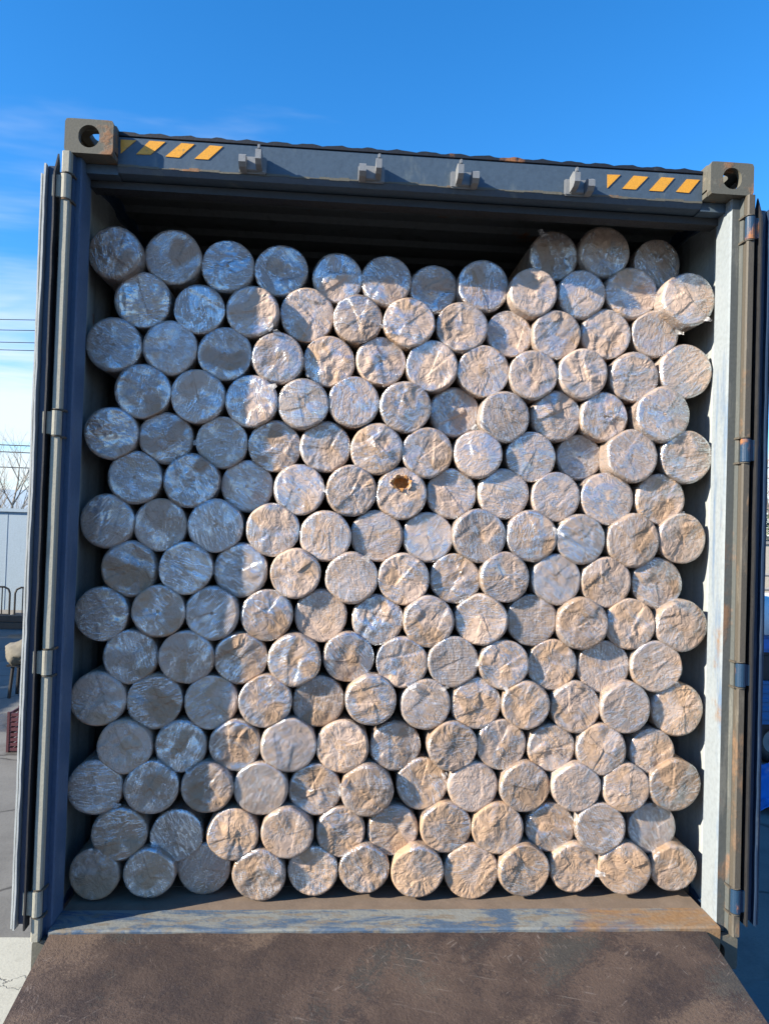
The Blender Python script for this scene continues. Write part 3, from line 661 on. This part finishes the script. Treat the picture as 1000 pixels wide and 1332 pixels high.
def mesh_from(name, V, faces, attrs, mat, smooth=True):
    me = bpy.data.meshes.new(name); me.from_pydata(V.tolist(), [], faces)
    for nm, typ, arr in attrs:
        a = me.attributes.new(nm, typ, 'POINT'); a.data.foreach_set('vector' if typ == 'FLOAT_VECTOR' else 'value', np.ascontiguousarray(arr, dtype=np.float32).ravel())
    me.materials.append(mat); me.polygons.foreach_set('use_smooth', [smooth]*len(me.polygons)); me.update()
    return me
rolls = []
for ri, row in enumerate(ROWS):
    for ci, (px, py, pr) in enumerate(row):
        rolls.append([ri, ci, px, py, pr])
geo = []
for ri, ci, px, py, pr in rolls:
    Y = DEPTH.get((ri, ci), .198+rnd.uniform(-.022, .022))+.045*min(1, max(0, ri-5)/8)
    p = atY(px, py, Y); e = atY(px+pr, py, Y); Rr = (e-p).length
    while abs(p.x)+Rr*1.0 > 1.2005 and Y > .13:              # rolls by the side walls stand a little further out
        Y -= .004; p = atY(px, py, Y); e = atY(px+pr, py, Y); Rr = (e-p).length
    Rr = Rr*1.0
    if abs(p.x)+Rr > 1.2005: p.x = math.copysign(1.2005-Rr, p.x)
    if p.z-Rr < FLOOR+.001: p.z = FLOOR+.001+Rr
    geo.append([p.x, Y, p.z, Rr])
for _ in range(3):                                       # no roll bites into its neighbour
    for i in range(len(geo)):
        for j in range(i+1, len(geo)):
            a, b = geo[i], geo[j]
            if abs(a[0]-b[0]) > .25 or abs(a[2]-b[2]) > .25: continue
            ov = a[3]+b[3]-math.hypot(a[0]-b[0], a[2]-b[2])-.009
            if ov > 0:
                k = min(ov/2, .0009); a[3] -= k; b[3] -= k
for n, (ri, ci, px, py, pr) in enumerate(rolls):
    row = ROWS[ri]; x, Y, z, Rr = geo[n]; style = STYLE.get((ri, ci)) or rnd.choices(['creased', 'crumpled', 'pleated', 'lined', 'smooth'], [5, 5, 3, 1.6, 1.2])[0]
    L = 1.95
    nb_ = []
    for j, (x2, y2, z2, r2) in enumerate(geo):                # pressed flat where it meets its neighbours, the wall and the floor
        D = math.hypot(x2-x, z2-z)
        if j != n and D < .30: nb_.append((math.atan2(z2-z, x2-x), max(D*Rr/(Rr+r2)+.0015, Rr*.95)))
    nb_ += [(-math.pi/2, z-FLOOR-.0005), (0, 1.2010-x), (math.pi, 1.2010+x)]
    def lim(th, nb_=nb_, R0=Rr):
        o = np.full_like(th, R0*1.06)
        for a_, d_ in nb_:
            c_ = np.cos(th-a_); o = np.where(c_ > .2, np.minimum(o, np.maximum(d_, R0*.9)/np.maximum(c_, .2)), o)
        return o
    X, YY, Z, H, xn, zn, rr, (tx, tz), g, rad, low = roll_grid(Rr, L, 1000+n*13, style, lim)
    ends = np.clip((Rr*1.3-YY)/(Rr*1.3), 0, 1)
    Yp = YY-H*Rr+(tx*X+tz*Z)*ends
    if style == 'torn':
        hx, hz = .0, .42; q = ((xn-hx)/.34)**2+((zn-hz)/.24)**2; q = q+.25*np.sin(5*np.arctan2(zn-hz, xn-hx)+1)
        Yp = Yp+np.where(YY < .01, .045*np.clip(1.25-q, 0, 1)**.5-.008*np.exp(-((q-1.3)/.35)**2), 0)
    V = np.stack([X, Yp, Z], -1).reshape(-1, 3)
    V[:NS] = V[:NS].mean(0)
    V = V[NS-1:]                                          # keep one centre vertex
    fan = [(0, 1+j, 1+(j+1) % NS) for j in range(NS)]
    quads = (GF-(NS-1))[:, ::-1].tolist()
    last = [tuple(len(V)-NS+j for j in range(NS))]
    a = g.uniform(0, 6.28); off = g.uniform(-20, 20, 3)
    def fuv_of(Vv): return np.stack([Vv[:, 0]*math.cos(a)+Vv[:, 2]*math.sin(a), -Vv[:, 0]*math.sin(a)+Vv[:, 2]*math.cos(a), Vv[:, 1]*.8], -1)+off
    me = mesh_from('wrapped_roll', V, fan+quads+last, [('fuv', 'FLOAT_VECTOR', fuv_of(V))], MT['paper'], False)
    if style == 'torn':
        me.materials.append(MT['core'])
        for pg in me.polygons:
            c = pg.center
            if c.y < .08 and ((c.x/Rr-0)/.31)**2+((c.z/Rr-.42)/.22)**2 < 1.0: pg.material_index = 1
    ro = bpy.data.objects.new('wrapped_roll', me); COL.objects.link(ro); ro.location = (x, Y, z+G)
    kraft = min(1, max(0, .86-ri*.055+rnd.uniform(-.22, .22))); 
    if style in ('smooth',): kraft *= .5
    lines = {'lined': 1.0, 'smooth': .12}.get(style, rnd.uniform(.1, .5)); haze = rnd.random()
    if ri >= 9: haze = .3+.7*haze
    ro.color = (kraft, lines, haze, 1)
    # stretch film: a second skin over part of the roll
    mask = np.zeros_like(X)+.62+haze*.35
    for _ in range(int(g.integers(1, 4))+(1 if kraft > .6 else 0)):                                # bare places where the paper shows
        cx_, cz_ = g.uniform(-.75, .75, 2); aa = g.uniform(0, 3.14); s = math.cos(aa)*(xn-cx_)+math.sin(aa)*(zn-cz_); t = -math.sin(aa)*(xn-cx_)+math.cos(aa)*(zn-cz_)
        mask = mask-g.uniform(.5, 1.0)*(style not in ('lined', 'smooth'))*np.clip(1.6*np.exp(-(s/g.uniform(.15, .35))**4-(t/g.uniform(.3, .7))**4), 0, 1)
    mask = mask*np.where(YY > .2, 0.0, 1.0)
    cov = np.clip((mask-.15)/.65, 0, 1)
    aa = g.uniform(0, 3.14); s = math.cos(aa)*xn+math.sin(aa)*zn
    Hf = np.maximum(H+.016, low*.6+.012)+.008*np.abs(np.sin(s*g.uniform(9, 16)+g.uniform(0, 6)))
    edge = np.clip((rad/Rr-.9)/.1, 0, 1)
    sc_ = 1+.014*edge
    Yf = YY-Hf*Rr*(1-edge)-.0012*edge+(tx*X+tz*Z)*ends
    if style == 'torn': cov = cov*np.clip((((xn)/.42)**2+((zn-.42)/.32)**2-.8)*2, 0, 1)
    VF = np.stack([X*sc_, Yf, Z*sc_], -1).reshape(-1, 3); cv = cov.reshape(-1)
    fc = cv[GF].max(1) > 0.10; keep = GF[fc][:, ::-1]
    if len(keep):
        used = np.unique(keep); mp_ = -np.ones(len(VF), int); mp_[used] = np.arange(len(used))
        Vk = VF[used]
        mf = mesh_from('stretch_film', Vk, mp_[keep].tolist(), [('fuv', 'FLOAT_VECTOR', fuv_of(Vk)), ('cov', 'FLOAT', cv[used])], MT['film'])
        fo = bpy.data.objects.new('stretch_film', mf); COL.objects.link(fo); fo.parent = ro; fo.color = ro.color
    if rnd.random() < .16 and style != 'torn':                    # a loose end of film standing off the rim
        mb = MB(); t0 = rnd.uniform(0, 6.28); cu = rnd.uniform(-.5, .5); wd = rnd.uniform(.010, .022); ln_ = rnd.uniform(.020, .045); pts = []
        for q in range(6):
            u = q/5; a2 = t0+cu*u*.6; rr2 = Rr*(.86+.12*min(1, u*2))+max(0, u-.35)*ln_*.7; y_ = -.006-u*ln_*.9*(1-.4*u)+.004*math.sin(q*2.1+t0)
            sd = Vector((-math.sin(a2), .35*math.sin(q*1.3+cu*9), math.cos(a2)))*wd*(1-.65*u)
            p_ = Vector((rr2*math.cos(a2), y_, rr2*math.sin(a2))); pts += [p_-sd, p_+Vector((0, -.004*math.cos(q*1.9), 0)), p_+sd]
        mb.add(pts, [(3*q+k, 3*q+k+1, 3*q+k+4, 3*q+k+3) for q in range(5) for k in (0, 1)])
        mb.build('film_tail', MT['tail'], ro, smooth=True, fix=False)
    # words for the label
    sx_edge = -1.191+2.65*(Y+.0155); sh_top = 2.766-1.32*(Y-HY)
    if x+Rr*.7 < sx_edge or z-Rr*.6 > sh_top-.02: lit = 'shaded bluish'
    elif x-Rr*.5 < sx_edge or z+Rr*.6 > sh_top: lit = 'partly shaded'
    else: lit = 'sunlit'
    tone = 'brown' if kraft > .5 else 'grey-brown'
    sw = {'smooth': 'smooth-ended', 'lined': 'line-wrapped', 'creased': 'creased', 'crumpled': 'crumpled', 'pleated': 'pleated', 'dented': 'dented', 'torn': 'torn'}[style]
    if style == 'torn': lab = 'roll torn open on its end showing orange inner paper, sixth in tenth row up'
    elif ri == 15: lab = f"{lit} {sw} wrapped roll, {order[ci+1]} from left of the three topmost rolls"
    else:
        half = len(row)/2
        pos = f"{order[ci+1]} from left" if ci < half else (f"{order[len(row)-ci]} from right" if ci < len(row)-1 else 'rightmost')
        if ci == 0: pos = 'leftmost'
        lab = f"{lit} {tone} {sw} wrapped roll, {pos} in {order[ri+1]} row up from floor"
    tag(ro, lab, 'roll', 'wrapped rolls stacked in the container')
    if style == 'torn':
        mb = MB(); r2 = random.Random(5)
        for k in range(7):
            t0 = k*.9+.2; c0 = Vector((Rr*.30*math.cos(t0), -.012, Rr*(.42+.21*math.sin(t0))))
            d = Vector((math.cos(t0), -.5, math.sin(t0)))*.012*r2.uniform(.6, 1.3); sd = Vector((-math.sin(t0), 0, math.cos(t0)))*.009
            mb.add([c0-sd, c0+sd, c0+d*1.0+sd*.3, c0+Vector((0, .002, 0))-sd, c0+Vector((0, .002, 0))+sd], [(0,1,2), (3,2,4), (0,2,3), (1,4,2), (0,3,4,1)])
        mb.build('torn_flap', MT['core'], ro)

# ------------------------------------------------------------------ left background
bw = tag(empty('white_building', (-14, 17.2, 0)), 'low white-walled building across the yard beside the left door', 'building')
mb = MB(); mb.box((-9, 0, 0), (11.5, 5, 2.86)); mb.build('wall', MT['white_wall'], bw)
mb = MB(); mb.box((-9.1, -.06, 2.861), (11.6, 5.1, 2.95)); mb.build('roof', MT['white_wall'], bw)
for k in range(9):
    mb = MB(); mb.box((-8+k*2.2, -.008, .30), (-7.985+k*2.2, -.001, 2.85)); mb.build('panel_joint', MT['white_wall'], bw)
mb = MB(); mb.box((-9, -.02, 0), (11.5, -.013, .30)); mb.build('plinth', MT['grey'], bw)
def barrier(x, y):
    b = tag(empty('crowd_barrier', (x, y, 0)), '', 'barrier', 'black barriers in front of the white building')
    mb = MB(); w_ = 1.7
    pts = [(-w_/2, .25), (-w_/2, .80), (-w_/2+.04, .90), (-w_/2+.14, .95), (w_/2-.14, .95), (w_/2-.04, .90), (w_/2, .80), (w_/2, .25), (-w_/2, .25)]
    for (a, c), (d, e) in zip(pts, pts[1:]): mb.tube((a, 0, c), (d, 0, e), .026, n=6)
    mb.build('frame', MT['black_iron'], b)
    for k in range(1, 9):
        mb = MB(); mb.tube((-w_/2+k*w_/9, 0, .25), (-w_/2+k*w_/9, 0, .95), .015, n=5); mb.build('bar', MT['black_iron'], b)
    for s in (-1, 1):
        mb = MB(); mb.tube((s*w_*.4, -.28, .02), (s*w_*.4, .28, .02), .018, n=5); mb.tube((s*w_*.4, 0, .02), (s*w_*.4, 0, .25), .018, n=5); mb.build('foot', MT['black_iron'], b)
    return b
barrier(-9.25, 16.6)['label'] = 'black tubular barrier at left edge in front of white building'
barrier(-7.40, 16.55)['label'] = 'black tubular barrier half hidden by the left door'
for k, (x, y, z, l, ry) in enumerate(((-8.6, 15.9, .08, 2.6, .05), (-8.3, 16.15, .08, 2.2, -.08), (-8.5, 16.0, .24, 2.4, .02))):
    mb = MB(); mb.box((-l/2, -.11, -.075), (l/2, .11, .075), bev=.012); o = mb.build('timber_beam', MT['timber']); o.location = (x, y, z); o.rotation_euler = (0, 0, ry)
    tag(o, ('front brown timber on the ground below the barriers', 'rear brown timber on the ground below the barriers', 'brown timber lying on top of two others below the barriers')[k], 'timber', 'timbers under the barriers')

def bare_tree(name, x, y, h, seed, label, spread=.55, leafy=False, group=None):
    r = random.Random(seed); t = tag(empty(name, (x, y, 0)), label, 'tree', group)
    tk = MB(); cw = MB(); lf = MB()
    def grow(p, d, l, rad, lev):
        steps = 3 if lev < 3 else 2; q = p.copy()
        for _ in range(steps):
            d2 = (d+Vector((r.uniform(-.18, .18), r.uniform(-.18, .18), r.uniform(-.05, .16)))).normalized(); e = q+d2*(l/steps)
            (tk if lev == 0 else cw).tube(q, e, rad, rad*.82, n=6 if lev < 2 else 3, caps=False); rad *= .82; q = e; d = d2
            if lev < 4 and (lev > 0 or q.z > h*.22):
                for _ in range(2 if lev < 2 else 1):
                    a = r.uniform(0, 6.28); sd = Vector((math.cos(a), math.sin(a), r.uniform(.2, .9))).normalized()
                    grow(q, (d*.5+sd*spread*1.4).normalized(), l*r.uniform(.45, .62), rad*.62, lev+1)
        if leafy and lev >= 2:
            for _ in range(1):
                c = q+Vector((r.gauss(0, .16), r.gauss(0, .16), r.gauss(0, .14))); s = r.uniform(.04, .09)
                u = Vector((r.uniform(-1, 1), r.uniform(-1, 1), r.uniform(-1, 1))).normalized()*s; v = u.orthogonal().normalized()*s*.6
                lf.add([c-u, c+v, c+u, c-v], [(0,1,2,3)])
        if lev < 4:
            grow(q, d, l*.55, rad*.8, lev+1)
    grow(Vector((0, 0, 0)), Vector((0, 0, 1)), h*.5, h*.016, 0)
    tk.build('trunk', MT['bark'], t, fix=False)
    cr_ = cw.build('crown', MT['bark'], t, fix=False)
    if leafy: lf.build('foliage', MT['leaf'], cr_, fix=False)
    return t
bare_tree('bare_tree', -13.4, 27.5, 4.6, 3, 'small bare tree above the white building at left edge', group='bare trees behind the yard')
bare_tree('bare_tree', -14.9, 29.5, 4.0, 5, 'bare bush-like tree beside the left door above the building roof', .7, group='bare trees behind the yard')
bare_tree('bare_tree', -14.45, 30.5, 6.4, 11, 'tallest slim bare tree standing above the others at left', .45, False, group='bare trees behind the yard')
bare_tree('bare_tree', -11.9, 31.5, 4.3, 8, 'bare tree mostly hidden by the left door', group='bare trees behind the yard')
# sheds' pale wall behind the trees
bp = tag(empty('distant_house', (-22, 52, 0)), 'pale distant house behind the bare trees on the left', 'house')
mb = MB(); mb.box((-9, 0, 0), (9, 6, 3.2)); mb.build('wall', MT['pale_wall'], bp)
mb = MB(); mb.prism([(-.4, 3.21), (6.4, 3.21), (3, 4.7)], -9.3, 9.3, 'x'); mb.build('roof', MT['white_wall'], bp)
for k in range(5):
    mb = MB(); mb.box((-7.6+k*3.4, -.04, 1.1), (-6.2+k*3.4, -.004, 2.4)); w_ = mb.build('window', MT['white_wall'], bp)
    mb = MB(); mb.box((-7.5+k*3.4, -.05, 1.2), (-6.3+k*3.4, -.041, 2.3)); mb.build('pane', MT['glass'], w_)

# things beside the left door
bd = tag(empty('canvas_bundle', (-5.0, 9.1, 0)), 'lumpy beige canvas bundle on a dark stand beside the left door', 'bundle')
mb = MB(); bm = bmesh.new(); bmesh.ops.create_icosphere(bm, subdivisions=4, radius=1)
from mathutils import noise as mn
for v in bm.verts:
    d = 1+.20*mn.noise(v.co*1.7+Vector((3, 1, 0)))+.09*mn.noise(v.co*4.5)-.06*abs(mn.noise(v.co*7)); v.co = Vector((v.co.x*.30*d+.05, v.co.y*.26*d, v.co.z*.21*d+.66))
mb.bm(bm); mb.build('bundle', MT['canvas'], bd, smooth=True)
mb = MB()
for x, y in ((-.1, -.14), (.24, -.14), (-.1, .14), (.24, .14)): mb.tube((x, y, 0), (x*.8+.01, y*.8, .50), .028, n=6)
mb.box((-.14, -.18, .48), (.27, .18, .51)); mb.build('stand', MT['black_iron'], bd)
for k in range(2):
    c = tag(empty('plastic_crate', (-3.80, 6.52, k*.235)), ('lower', 'upper')[k]+' dark red slatted plastic crate behind the left door edge', 'crate', 'stacked red crates')
    for s, ax in ((-1, 'x'), (1, 'x'), (-1, 'y'), (1, 'y')):
        for q in range(4):
            mb = MB(); z = .012+q*.057
            if ax == 'x': mb.box((s*.2-.008, -.15, z), (s*.2+.008, .15, z+.036))
            else: mb.box((-.19, s*.15-.008, z), (.19, s*.15+.008, z+.036))
            mb.build('slat', MT['dark_red'], c)
    mb = MB()
    for sx_ in (-1, 1):
        for sy_ in (-1, 1): mb.box((sx_*.2-.014, sy_*.15-.014, 0), (sx_*.2+.014, sy_*.15+.014, .232))
    mb.box((-.185, -.14, .0), (.185, .14, .010)); mb.build('frame', MT['dark_red'], c)

# a neighbour container, out of the picture, whose shade lies across the yard on the left
nc = tag(empty('neighbour_container', (-14.2, 1.6, 0)), 'dark blue container parked to the left outside the picture', 'container')
mb = MB(); prof = []; y = 0
while y < 11.9: prof += [(1.2, y), (1.2, y+.07), (1.235, y+.14), (1.235, y+.21)]; y += .28
mb.prism(prof+[(-a, b) for a, b in prof[::-1]], 1.2, 4.05, 'z'); mb.build('shell', MT['outer'], nc)
mb = MB(); mb.box((-1.0, .3, .45), (1.0, 11.5, 1.19)); mb.build('chassis', MT['dark'], nc)

# ------------------------------------------------------------------ power lines
def wire(x0, y0, z0, x1, y1, z1, sag, name, label, rad=.022):
    mb = MB(); n = 26; pts = []
    for i in range(n+1):
        t = i/n; pts.append(Vector((x0+(x1-x0)*t, y0+(y1-y0)*t, z0+(z1-z0)*t-sag*4*t*(1-t))))
    for a, b in zip(pts, pts[1:]): mb.tube(a, b, rad, n=5, caps=False)
    return tag(mb.build(name, MT['black_iron'], fix=False), label, 'power line', 'overhead power lines')
for k, (zl, zr) in enumerate(((12.75, 16.6), (12.2, 15.9), (11.55, 15.1), (11.2, 14.4))):
    wire(-36, 40, zl+.7, 44, 40+k*.3, zr+1.8, 1.0, 'power_line', ('topmost', 'second highest', 'third highest', 'lowest')[k]+' wire of the high bundle crossing the clouds')
for k, (zl, zr) in enumerate(((6.4, 7.4), (6.05, 6.9), (5.1, 6.3))):
    wire(-36, 40.8+k*.3, zl+.6, 44, 42, zr+1.2, .8, 'power_line', ('upper', 'middle', 'lower')[k]+' wire of the low bundle just above the trees', .03)
for x, lb in ((-36.05, 'concrete power pole left of the picture carrying the wires'), (44.05, 'concrete power pole right of the picture carrying the wires')):
    pl = tag(empty('power_pole', (x, 40.6, 0)), lb, 'pole', 'power poles')
    mb = MB(); mb.tube((0, 0, 0), (0, 0, 19 if x > 0 else 14.2), .19, .11, n=12); mb.build('pole', MT['grey'], pl)
    mb = MB(); zz = (18.3 if x > 0 else 13.4); mb.box((-.06, -1.1, zz-.1), (.06, 1.6, zz)); mb.build('cross_arm', MT['dark'], pl)

# ------------------------------------------------------------------ right background
tk = tag(empty('cargo_truck', (4.74, 6.15, 0)), 'small blue flatbed truck with a white covered load beside the right door', 'truck')
mb = MB(); mb.box((0, 0, .44), (3.3, 1.45, .50)); mb.build('bed', MT['dark'], tk)
for yy in (-.03, 1.451):
    mb = MB(); z = .505
    pf = []
    for k in range(5): pf += [(0, z+k*.108), (0, z+k*.108+.05), (-.014, z+k*.108+.06), (-.014, z+k*.108+.098)]
    mb.prism([(yy+a, b) for a, b in pf]+[(yy+.03, b) for a, b in ((0, pf[-1][1]), (0, pf[0][1]))], 0, 3.3, 'x'); mb.build('side_panel', MT['truck_blue'], tk)
mb = MB(); mb.box((-.03, .001, .505), (-.001, 1.45, 1.04)); mb.build('tail_panel', MT['truck_blue'], tk)
mb = MB(); mb.box((3.4, 0, .5), (4.7, 1.45, 1.15), bev=.06); mb.prism([(3.42, 1.151), (4.55, 1.151), (4.25, 1.85), (3.5, 1.85)], .05, 1.40, 'y'); mb.build('cab', MT['truck_blue'], tk)
mb = MB(); mb.prism([(3.55, 1.2), (4.35, 1.2), (4.16, 1.75), (3.58, 1.75)], .035, .049, 'y'); mb.build('side_window', MT['glass'], tk)
for x in (.52, 3.95):
    for y in (.14, 1.31):
        wh = wheel(tk, (x, y, .27), .27, .18); wh.rotation_euler = (0, 0, R_(90))
ld = tag(empty('covered_load', (4.80, 6.2, .505)), 'white sheet over dark bundled load on the blue truck bed', 'load')
mb = MB(); mb.box((.02, .02, 0), (3.1, 1.32, .86), bev=.04); mb.build('bundles', MT['dark'], ld)
mb = MB(); mb.box((.0, .0, .861), (3.12, 1.34, 1.08), bev=.05); mb.build('blue_sheet', MT['tarp_blue'], ld)
mb = MB(); bm = bmesh.new(); bmesh.ops.create_grid(bm, x_segments=30, y_segments=16, size=1)
for v in bm.verts:
    e = max(abs(v.co.x), abs(v.co.y)); v.co = Vector((1.56+v.co.x*1.62, .67+v.co.y*.74, 1.52-.42*max(0, (e-.72)/.28)**1.6+.05*mn.noise(v.co*3.1)))
mb.bm(bm); ws = mb.build('white_sheet', MT['tarp_white'], ld, smooth=True); md = ws.modifiers.new('thick', 'SOLIDIFY'); md.thickness = .02
mb = MB(); bm = bmesh.new(); bmesh.ops.create_grid(bm, x_segments=46, y_segments=30, size=1)
for v in bm.verts:
    e = math.hypot(v.co.x, v.co.y); p = v.co*2.3
    v.co = Vector((v.co.x*.85, v.co.y*.45, max(.012, .34*max(0, 1-e*e*.85)+.16*mn.noise(p+Vector((5, 2, 0)))+.09*abs(mn.noise(p*2.7))*(1 if e < 1.1 else .3))))
mb.bm(bm); tp = mb.build('crumpled_tarp', MT['tarp_blue'], smooth=True); tp.location = (4.85, 5.05, 0)
md = tp.modifiers.new('thick', 'SOLIDIFY'); md.thickness = .01; md.offset = 1
tag(tp, 'crumpled bright blue tarp on the ground in front of the small truck', 'tarp')
yw = tag(empty('yard_wall', (10, 17.5, 0)), 'pale rendered yard wall behind the truck on the right', 'wall')
mb = MB(); mb.box((-4, 0, 0), (22, .25, 2.62)); mb.build('wall_body', MT['pale_wall'], yw)
mb = MB(); mb.box((-4.05, -.05, 2.621), (22.05, .30, 2.70)); mb.build('coping', MT['grey'], yw)
pf = tag(empty('pipe_railing', (10, 16.4, 0)), 'two-bar pipe railing in front of the yard wall', 'railing')
for z in (1.42, 1.80):
    mb = MB(); mb.tube((-3, 0, z), (14, 0, z), .045, n=8); mb.build('bar', MT['grey'], pf)
for k in range(8):
    mb = MB(); mb.tube((-2.9+k*2.3, 0, 0), (-2.9+k*2.3, 0, 1.86), .04, n=8); mb.build('post', MT['grey'], pf)
def hedge(x, y, h, rad, seed, label):
    r = random.Random(seed); t = tag(empty('evergreen_shrub', (x, y, 0)), label, 'shrub', 'shrubs behind the yard wall')
    mb = MB(); mb.tube((0, 0, 0), (0, 0, h*.6), .06, .03, n=6); mb.build('trunk', MT['bark'], t)
    mb = MB()
    for _ in range(1500):
        d = Vector((r.gauss(0, 1), r.gauss(0, 1), r.gauss(0, 1))).normalized()*r.uniform(.5, 1)**.5
        c = Vector((d.x*rad, d.y*rad*.7, h*.62+d.z*h*.38)); c += Vector((r.gauss(0, .1),)*3)
        u = Vector((r.uniform(-1, 1), r.uniform(-1, 1), r.uniform(-1, 1))).normalized()*r.uniform(.05, .11); v = u.orthogonal().normalized()*.04
        mb.add([c-u, c+v, c+u, c-v], [(0,1,2,3)])
    mb.build('foliage', MT['leaf'], t, fix=False)
hedge(10.6, 18.8, 3.5, 1.1, 1, 'dark shrub behind the yard wall nearest the right door')
hedge(12.4, 19.0, 3.7, 1.2, 2, 'dark shrub behind the yard wall at right picture edge')
bare_tree('bare_tree', 13.6, 22.0, 6.6, 21, 'bare tree with thin twigs above the wall right of the container', .6, group='bare trees behind the yard')
bare_tree('bare_tree', 16.4, 24.0, 7.6, 23, 'taller bare tree reaching in at the right edge', .6, group='bare trees behind the yard')
